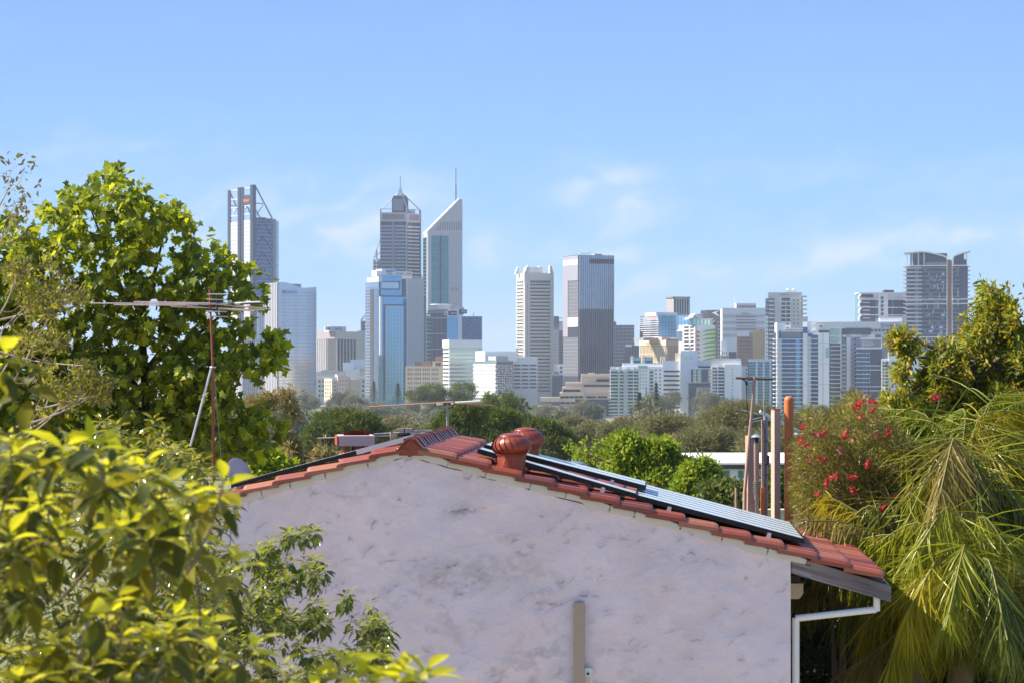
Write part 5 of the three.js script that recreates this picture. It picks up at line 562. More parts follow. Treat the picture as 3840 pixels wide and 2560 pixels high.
// olive-brown trees to the right
const OL = (label, d, lobes, n) => lobeTree('she_oak', label, d, lobes, { n, size: 0.85, geo: NEEDLE, pal: P_OLIVE, trans: 0.3, shell: 0.7, group: 'brown-green trees' });
OL('low brown-green tree left of the others', 430, [[2430, 1640, 90, 45], [2380, 1660, 70, 35], [2500, 1640, 60, 40]], 1300); OL('rounded brown-green tree in the gap below the red roofs', 400, [[2530, 1620, 80, 50], [2480, 1600, 60, 32], [2580, 1650, 80, 50]], 1500); OL('highest brown-green tree behind the poles', 390, [[2760, 1570, 90, 62], [2700, 1600, 80, 60], [2840, 1590, 90, 66], [2790, 1640, 130, 70]], 2400); OL('brown-green tree in front of the highest one', 350, [[2650, 1670, 110, 60], [2560, 1690, 90, 50], [2740, 1690, 110, 55]], 1800); OL('brown-green tree right of the orange pole', 400, [[3060, 1590, 90, 58], [2990, 1610, 80, 52], [3110, 1630, 110, 60]], 1800); OL('rightmost brown-green tree behind the red flowers', 420, [[3190, 1570, 80, 52], [3260, 1600, 80, 60], [3150, 1640, 110, 60]], 1700); OL('brown-green tree filling the space behind the white house', 330, [[2900, 1680, 130, 60], [3030, 1700, 120, 60], [2450, 1700, 120, 40]], 1700);
for (const [x, y, rx, ry, d, lb] of [[2230, 1620, 120, 34, 600, 'grey-green tree behind the bright green tree'], [2350, 1610, 110, 36, 560, 'dusky tree right of the grey-green one'], [2150, 1590, 80, 26, 700, 'small dusky tree above the dark figs'], [1560, 1640, 90, 40, 520, 'pale olive tree in the hollow behind the ridge'], [1480, 1600, 80, 34, 650, 'pale olive tree left of the hollow']]) lobeTree('dusky_tree', lb, d, [[x, y, rx * 0.6, ry], [x - rx * 0.5, y + 12, rx * 0.5, ry * 0.8], [x + rx * 0.5, y + 10, rx * 0.5, ry * 0.8]], { n: 1000, size: 0.9, geo: TUFT, pal: P_OLIVE });
// dark figs
lobeTree('fig_tree', 'dark green domed fig tree behind the chimney', 300, [[1290, 1605, 120, 62], [1190, 1640, 60, 55], [1232, 1588, 62, 46], [1300, 1575, 66, 40], [1365, 1592, 62, 46], [1412, 1645, 52, 52], [1290, 1670, 140, 50]], { n: 3200, size: 0.42, geo: TUFT, pal: P_FICUS, shell: 0.8 });
lobeTree('fig_tree', 'dark fig tree behind the ridge tiles', 270, [[1720, 1585, 80, 50], [1660, 1610, 50, 40], [1760, 1552, 60, 40], [1700, 1640, 110, 50]], { n: 2400, size: 0.4, geo: TUFT, pal: P_FICUS, shell: 0.8 }); lobeTree('fig_tree', 'dark fig tree between ridge and red ventilators', 280, [[1850, 1590, 80, 52], [1810, 1555, 50, 36], [1900, 1575, 50, 40], [1880, 1650, 110, 50]], { n: 2400, size: 0.4, geo: TUFT, pal: P_FICUS, shell: 0.8 }); lobeTree('fig_tree', 'dark fig tree sloping down right of the red ventilators', 290, [[2030, 1615, 80, 46], [1970, 1600, 50, 44], [2100, 1645, 56, 40], [2040, 1680, 120, 50]], { n: 2300, size: 0.4, geo: TUFT, pal: P_FICUS, shell: 0.8 });
// bright green tree beyond the panels
lobeTree('bright_tree', 'bright yellow-green tree right behind the solar panels', 85, [[2300, 1745, 150, 100], [2125, 1750, 62, 66], [2200, 1700, 86, 58], [2310, 1660, 86, 46], [2400, 1700, 90, 66], [2480, 1705, 66, 56], [2540, 1800, 90, 70], [2440, 1830, 150, 90], [2560, 1760, 46, 44], [2250, 1830, 150, 70]], { n: 4600, size: 0.19, geo: TUFT3, pal: P_BRIGHT, trans: 0.5, shell: 0.55, coat: 0.3, gap: 1.0 });
lobeTree('bright_tree', 'smaller bright green tree left of the white house', 80, [[2625, 1790, 62, 60], [2610, 1850, 90, 60], [2680, 1850, 66, 50]], { n: 1700, size: 0.2, geo: TUFT3, pal: P_BRIGHT, trans: 0.45, shell: 0.7, coat: 0.3 });
lobeTree('green_shrub', 'loose green shrub before the white house', 66, [[2760, 1876, 60, 40], [2840, 1870, 66, 40], [2700, 1870, 80, 50], [2820, 1880, 120, 60], [2920, 1860, 70, 80]], { n: 2300, size: 0.2, geo: TUFT3, pal: [[0.14, 0.17, 0.035], [0.19, 0.22, 0.04], [0.1, 0.12, 0.03]], shell: 0.6, gap: 1.2, cat: 'shrub' });
// gum with tan tufts, left of the chimney
lobeTree('gum_tree', 'thin gum tree with tan leaf tufts above the roof', 75, [[1150, 1740, 150, 76], [1020, 1770, 110, 70], [1230, 1760, 110, 60], [1110, 1660, 60, 44], [1010, 1500, 36, 22], [1088, 1486, 32, 24], [1112, 1540, 40, 34], [960, 1520, 34, 26]], { n: 2600, size: 0.2, geo: TUFT2, pal: P_GUM, shell: 0.3, gap: 1.1, tx: 1080, tr: 0.05, bark: barkPale });
lobeTree('green_bush', 'small fresh green bush below the gum tree', 60, [[1010, 1745, 58, 36], [960, 1780, 60, 40], [1060, 1770, 50, 30]], { n: 700, size: 0.17, geo: TUFT3, pal: P_BRIGHT, shell: 0.5, cat: 'bush' });

lobeTree('dusky_tree', 'broad dusky tree glimpsed behind the plane tree', 120, [[700, 1580, 160, 90], [850, 1640, 130, 70], [560, 1600, 150, 90], [800, 1700, 200, 70], [360, 1600, 200, 110], [120, 1580, 200, 120], [-200, 1600, 220, 130]], { n: 3600, size: 0.32, geo: TUFT, pal: P_FICUS, shell: 0.6 });
// ---- plane tree at the left
{
  const poly = [[-520, 1000], [-300, 860], [-40, 830], [60, 800], [110, 880], [160, 752], [200, 790], [232, 700], [300, 690], [318, 650], [350, 640], [380, 690], [416, 592], [455, 650], [490, 690], [545, 690], [571, 760], [640, 790], [660, 745], [690, 800], [727, 850], [740, 960], [770, 985], [796, 890], [830, 930], [870, 985], [975, 990], [1000, 1060], [990, 1130], [930, 1180], [960, 1250], [1040, 1235], [1074, 1270], [1050, 1390], [960, 1400], [880, 1400], [870, 1490], [960, 1520], [1020, 1550], [1075, 1580], [1055, 1660], [960, 1725], [760, 1760], [-520, 1760]];
  const t = thing('plane_tree', 'large sunlit plane tree with broad lobed leaves at the left', 'tree'), R = rng(2024); const b = at(560, HOR, 32.5); t.position.set(b.x, 0, b.z);
  const L = [], pal = [[0.36, 0.4, 0.012], [0.2, 0.25, 0.014], [0.5, 0.5, 0.012], [0.13, 0.17, 0.02], [0.22, 0.26, 0.03]];
  let tries = 0; while (L.length < 19000 && tries++ < 190000) { const x = -520 + R() * 1600, y = 590 + R() * 1170; if (!inPoly(x + (R() < 0.2 ? (R() - 0.5) * 120 : 0), y + (R() < 0.2 ? (R() - 0.5) * 120 : 0), poly)) continue; const cl = fbm(x / 42, y / 42, 4); if (cl < 0.34 + 0.2 * R()) continue; const dep = 31 + R() * R() * 3.4 + (cl - 0.5) * -2.4; const p = at(x, y, dep); const n = rv(R).multiplyScalar(0.9).add(new V3(-0.25, 0.55, 0.25)).normalize(), dir = rv(R).add(new V3(0, -0.55, 0)).normalize(); L.push({ p, q: basisQ(dir, n), s: 0.6 + R() * 0.52, c: Math.floor(R() * 5), k: 0 }); }
  addLeaves(t, planeLeafGeo(0.128), pal, L, 300, { trans: 0.6, coat: 0.25, cr: 0.35 });
  const rel = (x, y, d) => at(x, y, d).sub(t.position); part('trunk', taperTube([new V3(0, -0.3, 0), rel(560, 2000, 32.6), rel(545, 1500, 32.5), rel(520, 1150, 32.5), rel(440, 800, 32.4)], 0.14, 0.02, 18, 8), barkDark, t);
  for (const [x0, y0, x1, y1] of [[545, 1500, 240, 1000], [540, 1400, 800, 1000], [550, 1600, 980, 1300], [555, 1700, 1000, 1600], [525, 1200, 620, 850], [530, 1250, 330, 760], [550, 1550, 100, 1250], [555, 1650, 60, 1500], [540, 1380, 900, 1120]]) part('limb', taperTube([rel(x0, y0, 32.5), rel((x0 + x1) / 2, (y0 + y1) / 2 + 20, 32.2 + R() * 0.8), rel(x1, y1, 31.8 + R())], 0.045, 0.008, 8, 5), barkDark, t);
}
// ---- thin twiggy shrub at the far left, with yellow tips
{
  const t = thing('twiggy_shrub', 'twiggy shrub with bare grey branches and yellow tips', 'shrub'), R = rng(66); const b = at(-120, HOR, 20); t.position.set(b.x, 0, b.z); const rel = (x, y, d) => at(x, y, d).sub(t.position), L = [], tips = [];
  const br = (x0, y0, x1, y1, r, dep) => { const mx = (x0 + x1) / 2 + (R() - 0.5) * 60, my = (y0 + y1) / 2 + (R() - 0.5) * 50 + 14; part('branch', taperTube([rel(x0, y0, dep), rel(mx, my, dep + (R() - 0.5) * 0.4), rel(x1, y1, dep + (R() - 0.5) * 0.8)], r, r * 0.3, 8, 5), barkPale, t); tips.push([x1, y1, dep]); return [mx, my]; };
  for (const [x0, y0, x1, y1] of [[-60, 1500, 270, 1090], [-40, 1290, 190, 1085], [0, 1200, 265, 1130], [-60, 1300, 310, 1370], [40, 1640, 300, 1400], [60, 1600, 380, 1470], [-20, 1560, 190, 1180], [-60, 1260, 60, 1030], [120, 1540, 370, 1480], [0, 1700, 250, 1500], [-40, 980, 60, 800], [-30, 820, 40, 690]]) { const dep = 19.4 + R() * 1.2, [mx, my] = br(x0, y0, x1, y1, 0.009, dep); for (let k = 0; k < 4; k++) { const a = -0.2 - R() * 1.4, l = 60 + R() * 90, f = 0.3 + R() * 0.6; br(lerp(x0, x1, f), lerp(y0, y1, f), lerp(x0, x1, f) + Math.cos(a) * l, lerp(y0, y1, f) + Math.sin(a) * l, 0.004, dep); } }
  for (const [x, y, d] of tips) { const sparse = y < 950; for (let i = 0; i < (sparse ? 14 : 60); i++) L.push({ p: at(x + (R() + R() - 1) * 55, y + (R() + R() - 1) * 45, d + (R() - 0.5) * 0.5), q: basisQ(rv(R).add(new V3(0, 0.3, 0)), rv(R)), s: 0.7 + 0.6 * R(), c: sparse ? 2 : Math.floor(R() * 3), k: 0 }); }
  addLeaves(t, leafGeo(0.055, 0.02), [[0.34, 0.3, 0.02], [0.24, 0.24, 0.03], [0.16, 0.13, 0.05]], L, 120, { trans: 0.5, coat: 0.2 });
}
// ---- leafy shrubs in front of the wall: shoots ending in rosettes
function rosetteShrub(name, label, poly, d0, d1, nShoots, o) {
  const t = thing(name, label, 'shrub'), R = rng(o.seed), xs = poly.map((p) => p[0]), ys = poly.map((p) => p[1]), x0 = Math.min(...xs), x1 = Math.max(...xs), y0 = Math.min(...ys), y1 = Math.max(...ys); const b = at(o.bx, HOR, (d0 + d1) / 2); t.position.set(b.x, 0, b.z); const L = [], dark = [], shoots = [];
  let tries = 0; while (shoots.length < nShoots && tries++ < 20000) { const x = x0 + R() * (x1 - x0), y = y0 + R() * (y1 - y0); if (inPoly(x, y, poly) && !(o.gap && fbm(x / o.gap + 7, y / o.gap, 3) < 0.42)) shoots.push([x, y, lerp(d0, d1, R())]); }
  for (const s of o.tips ?? []) shoots.push([s[0], s[1], s[2] ?? d0 + 0.1]);
  const stems = [];
  shoots.forEach(([x, y, d], si) => {
    const tip = at(x, y, d), ax = new V3((R() - 0.5) * 1.1 + 0.15, 0.9, (R() - 0.5) * 1.1).normalize(), nl = o.leaves ?? 9, young = R();
    for (let i = 0; i < nl; i++) { const f = i / (nl - 1), a = i * 2.4 + si, e1 = new V3(Math.cos(a), 0, Math.sin(a)); const up = lerp(1.1, -(o.droop ?? 0.9), f) + (R() - 0.5) * 0.4; const dir = e1.clone().add(ax.clone().multiplyScalar(up)).normalize(); const p = tip.clone().addScaledVector(ax, -f * o.len * 0.9).addScaledVector(e1, 0.006); const nrm = ax.clone().addScaledVector(e1, -0.3).add(rv(R).multiplyScalar(0.25)); L.push({ p, q: basisQ(dir, nrm), s: (f < 0.25 ? 0.7 : 1) * (0.75 + R() * 0.45), c: f < 0.45 && young > 0.22 ? (R() < 0.6 ? 0 : 1) : 2 + Math.floor(R() * (o.pal.length - 2)), k: 0 }); }
    if (si % 5 === 0) stems.push(taperTube([tip.clone().sub(t.position), tip.clone().addScaledVector(ax, -o.len * 1.2).sub(t.position), tip.clone().addScaledVector(ax, -o.len * 2.4).add(new V3(-0.04, -0.02, 0)).sub(t.position)], o.sr * 0.4, o.sr * 0.7, 5, 5));
    if (o.berries && R() < 0.35) for (let k = 0; k < 6; k++) dark.push(tip.clone().addScaledVector(ax, -o.len * (0.8 + R())).add(rv(R).multiplyScalar(0.03)));
  });
  addLeaves(t, leafGeo(o.len, o.wid, 0.35, 0.3), o.pal, L, o.parts ?? 300, { trans: o.trans ?? 0.5, coat: o.coat ?? 0.8, cr: o.cr ?? 0.16 });
  const st = part('twigs', mergeGeometries(stems), bark, t); st.userData.kind = 'stuff';
  for (const [pts, r] of o.stems ?? []) part('stem', taperTube(pts.map(([x, y, d]) => at(x, y, d).sub(t.position)), r, r * 0.5, 12, 7), barkPale, t);
  if (dark.length) { const im = new THREE.InstancedMesh(new THREE.SphereGeometry(0.006, 6, 5), std(0.02, 0.02, 0.025, 0.5), dark.length), m = new THREE.Matrix4(); dark.forEach((p, i) => im.setMatrixAt(i, m.makeTranslation(p.x - t.position.x, p.y, p.z - t.position.z))); im.name = 'berries'; im.userData.kind = 'stuff'; t.add(cast(im)); }
  return t;
}
rosetteShrub('glossy_shrub', 'glossy narrow-leaved shrub rising before the plane tree', [[150, 1640], [260, 1560], [340, 1545], [480, 1590], [600, 1560], [650, 1600], [720, 1680], [830, 1770], [870, 1900], [880, 2050], [780, 2640], [-400, 2640], [-400, 1600]], 12.2, 14.4, 980, { seed: 31, len: 0.085, wid: 0.026, sr: 0.004, bx: 400, leaves: 10, droop: 0.9, pal: [[0.38, 0.36, 0.015], [0.4, 0.33, 0.015], [0.17, 0.18, 0.015], [0.1, 0.12, 0.012], [0.25, 0.23, 0.015]], coat: 0.7, cr: 0.12, parts: 300 });
rosetteShrub('berry_shrub', 'dark-berried shrub in front of the rendered wall', [[840, 2100], [930, 2060], [1000, 2010], [1090, 1975], [1180, 1965], [1235, 2060], [1225, 2160], [1180, 2240], [1260, 2260], [1330, 2170], [1400, 2250], [1455, 2330], [1460, 2440], [1380, 2540], [1300, 2620], [700, 2640], [600, 2400], [640, 2150]], 15.2, 17.6, 560, { seed: 32, len: 0.078, wid: 0.033, sr: 0.004, bx: 900, leaves: 9, droop: 1.3, gap: 85, berries: true, pal: [[0.36, 0.36, 0.015], [0.28, 0.29, 0.015], [0.11, 0.14, 0.015], [0.075, 0.1, 0.015], [0.15, 0.17, 0.015]], coat: 0.7, cr: 0.13, parts: 300 });
rosetteShrub('front_shrub', 'bright yellow-green shrub close to the balcony, out of focus', [[0, 1640], [90, 1600], [180, 1700], [250, 1700], [330, 1620], [420, 1660], [470, 1790], [560, 1760], [660, 1810], [760, 1850], [820, 1960], [760, 2050], [640, 2140], [560, 2200], [760, 2290], [830, 2360], [900, 2480], [1000, 2640], [-700, 2640], [-700, 1700]], 6.3, 9.0, 380, { seed: 33, gap: 150, len: 0.106, wid: 0.044, sr: 0.006, bx: 250, leaves: 9, droop: 1.1, pal: [[0.66, 0.62, 0.02], [0.56, 0.53, 0.02], [0.16, 0.17, 0.01], [0.08, 0.095, 0.01], [0.24, 0.21, 0.01]], coat: 0.45, cr: 0.13, parts: 300, trans: 0.6, tips: [[40, 1640], [250, 1650], [400, 1640], [545, 1730], [690, 1830], [840, 1790], [20, 1290, 6.6], [90, 1400, 6.6], [870, 2090], [960, 2410], [1270, 2480], [1360, 2520], [1510, 2500], [1600, 2530], [1480, 2560], [1180, 2560], [1050, 2500], [1300, 2465, 6.5], [1345, 2500, 6.6], [1500, 2490, 6.5], [1535, 2525, 6.6], [1600, 2505, 6.5], [1410, 2540, 6.6], [60, 1680, 6.6], [330, 1640, 6.6], [620, 1790, 6.7], [450, 1700, 6.7], [160, 1720, 6.6]], stems: [[[[100, 2700, 7], [250, 2500, 7], [330, 2330, 7.1]], 0.012], [[[250, 2700, 7], [330, 2420, 6.9], [530, 2370, 6.9]], 0.012], [[[350, 2700, 7.3], [460, 2480, 7.2], [540, 2420, 7.2]], 0.01]] });

// ---- right-hand side: small-leaved tree, bottlebrush, palms, hedge
{
  const t = lobeTree('small_leaved_tree', 'golden-green small-leaved tree at the right edge', 36, [[3740, 1330, 130, 150], [3765, 1130, 90, 100], [3710, 1390, 100, 110], [3420, 1460, 70, 90], [3360, 1520, 40, 50], [3745, 1235, 60, 70], [3840, 1260, 90, 180], [3470, 1450, 120, 110], [3430, 1340, 38, 80], [3378, 1270, 24, 36], [3545, 1330, 38, 70], [3580, 1400, 100, 80], [3640, 1480, 160, 110], [3780, 1500, 140, 130], [3480, 1560, 160, 90], [3640, 1600, 200, 90], [3920, 1420, 160, 160], [4060, 1300, 140, 200], [4050, 1560, 180, 140], [3720, 1440, 150, 100], [3820, 1120, 70, 90]], { n: 15500, size: 0.1, geo: clumpGeo(9, 0.95, 21, 0.34, 0.1), pal: [[0.42, 0.39, 0.015], [0.31, 0.33, 0.015], [0.2, 0.24, 0.015], [0.48, 0.35, 0.015], [0.13, 0.16, 0.015]], trans: 0.55, coat: 0.5, shell: 0.45, gap: 2.6, base: 0 });
}
{
  const t = thing('bottlebrush', 'bottlebrush shrub with red flower spikes beside the poles', 'shrub'), R = rng(90); const b = at(3150, HOR, 27.5); t.position.set(b.x, 0, b.z); const poly = [[2990, 1600], [3060, 1560], [3120, 1640], [3160, 1500], [3200, 1480], [3300, 1560], [3420, 1640], [3480, 1900], [3400, 2050], [3050, 2050], [2990, 1900]]; const L = [], fl = [];
  while (L.length < 2600) { const x = 2980 + R() * 480, y = 1480 + R() * 580; if (!inPoly(x, y, poly) || fbm(x / 60, y / 60, 3) < 0.4) continue; L.push({ p: at(x, y, 26.8 + R() * 1.8), q: new THREE.Quaternion().setFromUnitVectors(UP, rv(R).add(new V3(0, 0.6, 0)).normalize()), s: 0.075 + R() * 0.05, c: Math.floor(R() * 4), k: 0 }); }
  addLeaves(t, clumpGeo(11, 0.95, 22, 0.13, 0.5), [[0.21, 0.2, 0.03], [0.14, 0.15, 0.025], [0.3, 0.24, 0.035], [0.26, 0.17, 0.05]], L, 0, { trans: 0.4, coat: 0.4 });
  const brush = (() => { const gs = []; for (let i = 0; i < 70; i++) { const a = R() * 6.28, y = R(), g = new THREE.ConeGeometry(0.0045, 0.05, 3).translate(0, 0.03, 0); g.rotateZ(-1.15 + R() * 0.5); g.rotateY(a); g.translate(0, y * 0.1, 0); gs.push(g); } return mergeGeometries(gs); })(); const red = std(0.6, 0.045, 0.05, 0.7), fade = std(0.4, 0.13, 0.09, 0.8);
  for (const [x, y] of [[3003, 1612], [3042, 1625], [3068, 1638], [2992, 1660], [3012, 1672], [3105, 1725], [3195, 1530], [3208, 1520], [3265, 1545], [3250, 1500], [3222, 1560], [3160, 1650], [3200, 1645], [3175, 1790], [3150, 1780], [3170, 1700], [3290, 1650], [3330, 1640], [3340, 1860], [3210, 1860], [3060, 1860], [3030, 1740], [3100, 1830], [3250, 1760], [3490, 1500], [3500, 1506], [3300, 1920], [3120, 1930]]) { const o = part('flower_spike', brush, R() < 0.6 ? red : fade, t); o.position.copy(at(x, y, 26.6)).sub(t.position); o.quaternion.setFromUnitVectors(UP, rv(R).add(new V3(0.2, 0.6, 0.3)).normalize()); o.scale.setScalar(0.75 + R() * 0.4); }
  for (let k = 0; k < 8; k++) part('stem', taperTube([new V3((R() - 0.5) * 0.3, 0, 0), at(3100 + R() * 200, 2000, 27.4).sub(t.position), at(3020 + R() * 380, 1620 + R() * 150, 27.2).sub(t.position)], 0.03, 0.006, 8, 5), bark, t);
}
const LEAFLET = (() => { const W = [0.5, 1, 0.9, 0.6, 0.05], pos = [], idx = []; W.forEach((w, i) => { const f = i / 4, y = f, z = -0.32 * f * f; pos.push(-w * 0.0078, y, z + 0.0025 * w, 0, y, z, w * 0.0078, y, z + 0.006 * w); }); for (let i = 0; i < 4; i++) { const a = i * 3; idx.push(a, a + 1, a + 3, a + 1, a + 4, a + 3, a + 1, a + 2, a + 4, a + 2, a + 5, a + 4); } const g = new THREE.BufferGeometry(); g.setAttribute('position', new THREE.Float32BufferAttribute(pos, 3)); g.setIndex(idx); return g; })();
const rachisM = std(0.2, 0.19, 0.045, 0.7);
function palm(label, bx, d, crownY, fronds, seed, lf, pal) {
  const t = thing('queen_palm', label, 'palm'), R = rng(seed), b = at(bx, HOR, d); t.position.set(b.x, 0, b.z); const hub = at(bx, crownY, d).sub(t.position); part('trunk', taperTube([new V3(0, -0.2, 0), new V3(0.05, hub.y * 0.5, 0), hub.clone().add(new V3(0, -0.25, 0))], 0.15, 0.12, 10, 12), std(0.2, 0.15, 0.11, 0.95), t); part('crownshaft', taperTube([hub.clone().add(new V3(0, -0.5, 0)), hub.clone().add(new V3(0, -0.1, 0)), hub.clone().add(new V3(0, 0.35, 0))], 0.14, 0.05, 8, 12), std(0.17, 0.11, 0.06, 0.8), t);
  const mats = pal.map((c) => leafMat(c[0], c[1], c[2], 0.5, 0.4, 0.22));
  for (let k = 0; k < 9; k++) { const a = -0.35 + k / 8 * 3.84 + (R() - 0.5) * 0.3, r = 260 + R() * 160, mx = bx + Math.cos(a) * r * 0.55, my = crownY - 130 - Math.sin(a) * r * 0.55; fronds.push([mx, my, bx + Math.cos(a) * r * 1.25, crownY - 60 - Math.sin(a) * r * 0.75 + R() * 160, (R() - 0.4) * 2.2]); }
  for (const [mx, my, tx, ty, dz] of fronds) {
    const p1 = at(mx, my, d + dz * 0.5).sub(t.position), p2 = at(tx, ty, d + dz).sub(t.position), cv = new THREE.CatmullRomCurve3([hub, hub.clone().lerp(p1, 0.5).add(new V3(0, 0.12, 0)), p1, p2]); const L = cv.getLength(), n = Math.round(L * 58), gs = [], dr = 1.0 + R() * 1.4;
    for (let i = 0; i < n; i++) { const f = 0.14 + 0.86 * i / n, p = cv.getPointAt(f), tg = cv.getTangentAt(f), sd = new V3().crossVectors(tg, UP).normalize(), nr = new V3().crossVectors(sd, tg).normalize(); for (const s of [-1, 1]) { const dir = sd.clone().multiplyScalar(s * (0.62 - 0.25 * f)).addScaledVector(tg, 0.3 + 0.35 * f).addScaledVector(nr, 0.2 + (R() - 0.5) * 0.8).add(new V3((R() - 0.5) * 0.5, -dr * (0.2 + 1.3 * R()), (R() - 0.5) * 0.5)).normalize(); const len = lf * (0.65 + 0.75 * Math.sin(Math.PI * (0.12 + 0.8 * f))) * (0.8 + 0.4 * R()); const g = LEAFLET.clone(); g.scale(1.0, len, len * 1.1); g.rotateY((R() - 0.5) * 1.6); g.applyQuaternion(basisQ(dir, nr.clone().add(rv(R).multiplyScalar(0.35)).add(new V3(0, 0.4, 0)))); g.translate(p.x, p.y, p.z); gs.push(g); } }
    const m = mergeGeometries(gs); m.computeVertexNormals(); const fr = part('frond', m, mats[Math.floor(R() * mats.length)], t); part('rachis', tubeGeo(cv.getPoints(14), 0.008, 16, 5), rachisM, fr);
  }
  return t;
}
const P_PALM = [[0.36, 0.35, 0.012], [0.22, 0.25, 0.014], [0.45, 0.37, 0.012], [0.13, 0.16, 0.018], [0.3, 0.23, 0.05], [0.28, 0.29, 0.012]];
palm('queen palm with drooping fronds nearest the downpipe', 3600, 25.4, 2400, [[3420, 2110, 3150, 2300, 0.4], [3380, 2010, 3090, 2060, 0.9], [3460, 1960, 3260, 2050, 0.6], [3560, 1900, 3440, 2060, -0.8], [3680, 1930, 3800, 2080, -0.6], [3760, 2000, 3960, 2140, 0.4], [3780, 2110, 4010, 2330, -0.4], [3740, 2200, 3880, 2500, -1.2], [3500, 2180, 3340, 2470, -0.9], [3440, 2230, 3230, 2480, 0.5], [3620, 2040, 3560, 2300, -1.6], [3700, 2090, 3780, 2400, -1.7], [3800, 2240, 3960, 2560, 0.3], [3540, 2080, 3400, 2300, -1.4]], 301, 0.55, P_PALM);
palm('taller queen palm behind with yellow-lit fronds', 3590, 27.2, 1990, [[3440, 1680, 3230, 1640, 0.4], [3390, 1740, 3160, 1840, 0.2], [3420, 1790, 3230, 2010, -0.5], [3530, 1600, 3360, 1560, 0.6], [3680, 1560, 3850, 1540, 0.7], [3740, 1640, 3960, 1760, 0.2], [3720, 1760, 3880, 1990, -0.8], [3620, 1540, 3560, 1560, 1.2], [3530, 1700, 3400, 1960, -1.2], [3640, 1700, 3700, 2000, -1.4], [3500, 1640, 3330, 1780, 1.0], [3720, 1500, 3900, 1480, 1.2], [3580, 1640, 3520, 1880, -1.8], [3760, 1560, 3930, 1640, 0.8], [3480, 1560, 3290, 1530, 0.9]], 302, 0.62, P_PALM);
palm('small palm with short fronds brushing the roof edge', 3400, 26.3, 2130, [[3180, 1960, 3010, 1950, -0.3], [3220, 1920, 3090, 1850, 0.3], [3300, 1930, 3260, 1820, 0.6], [3370, 1960, 3500, 1930, 0.2], [3200, 2000, 3060, 2060, -0.4], [3350, 2000, 3460, 2080, -0.2], [3250, 1960, 3140, 1900, 0.8]], 303, 0.4, P_PALM);
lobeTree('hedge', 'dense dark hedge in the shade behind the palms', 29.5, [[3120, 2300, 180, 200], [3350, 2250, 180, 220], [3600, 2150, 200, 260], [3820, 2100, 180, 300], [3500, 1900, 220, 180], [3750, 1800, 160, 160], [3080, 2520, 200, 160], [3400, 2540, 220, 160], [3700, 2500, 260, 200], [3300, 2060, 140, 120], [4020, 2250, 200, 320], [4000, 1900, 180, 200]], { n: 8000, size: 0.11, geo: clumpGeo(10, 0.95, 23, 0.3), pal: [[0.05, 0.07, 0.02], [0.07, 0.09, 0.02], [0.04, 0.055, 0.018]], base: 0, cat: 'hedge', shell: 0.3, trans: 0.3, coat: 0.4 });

// ================================================================ POLES, AERIALS, DISH, CHIMNEY, WHITE HOUSE
const K = { timber: std(0.42, 0.31, 0.25, 0.85), timber2: std(0.36, 0.27, 0.23, 0.85), orange: std(0.62, 0.17, 0.045, 0.45), grey: std(0.3, 0.29, 0.31, 0.6, 0.3), rust: std(0.3, 0.07, 0.045, 0.6), pinkAlu: std(0.62, 0.48, 0.45, 0.4, 0.4), wire: std(0.3, 0.28, 0.2, 0.6) };
{ const grain = dataTex(128, 512, (u, v) => { const g = fbm(u * 30, v * 2.5, 5), k = 0.8 + 0.3 * (g - 0.5); return [k, k * 0.82, k * 0.73]; }, true); K.timber.map = grain; K.timber.color.setRGB(0.95, 0.95, 0.95); K.timber2.map = grain; K.timber2.color.setRGB(0.8, 0.78, 0.78); }
function post(name, label, px, w, yt, d, m, o = {}) {
  const t = thing(name, label, o.cat ?? 'pole'), top = at(px, yt, d), W = w * d / FOC; t.position.set(top.x, 0, top.z); const lean = (o.lean ?? 0) * d / FOC;
  if (o.square) { const g = new THREE.BoxGeometry(W, top.y, W, 1, 4, 1); const b = part('shaft', g, m, t); b.position.y = top.y / 2; b.rotation.y = 0.4; b.rotation.z = Math.atan2(-lean, top.y); if (o.cap) { const c = part('cap', new THREE.BoxGeometry(W * 1.08, 0.012, W * 1.08), o.cap, t); c.position.y = top.y + 0.007; c.rotation.y = 0.4; } }
  else { const h = W / 2, pts = o.dome ? [[h, 0], [h, top.y - 0.06], [h * 0.96, top.y - 0.03], [h * 0.62, top.y - 0.006], [0.001, top.y]] : [[h, 0], [h, top.y], [0.001, top.y]]; part('shaft', new THREE.LatheGeometry(pts.map((q) => new THREE.Vector2(...q)), 22), m, t); }
  return t;
}
post('orange_pole', 'tall orange-brown round pole with domed cap', 2960, 36, 1483, 30, K.orange, { dome: true });
post('timber_post', 'tall square timber post left of the orange pole', 2910, 26, 1536, 30, K.timber, { square: true, cap: K.rust });
post('timber_post', 'leaning brown timber post carrying the plain aerial mast', 2806, 24, 1632, 29.5, K.timber2, { square: true, lean: 14 });
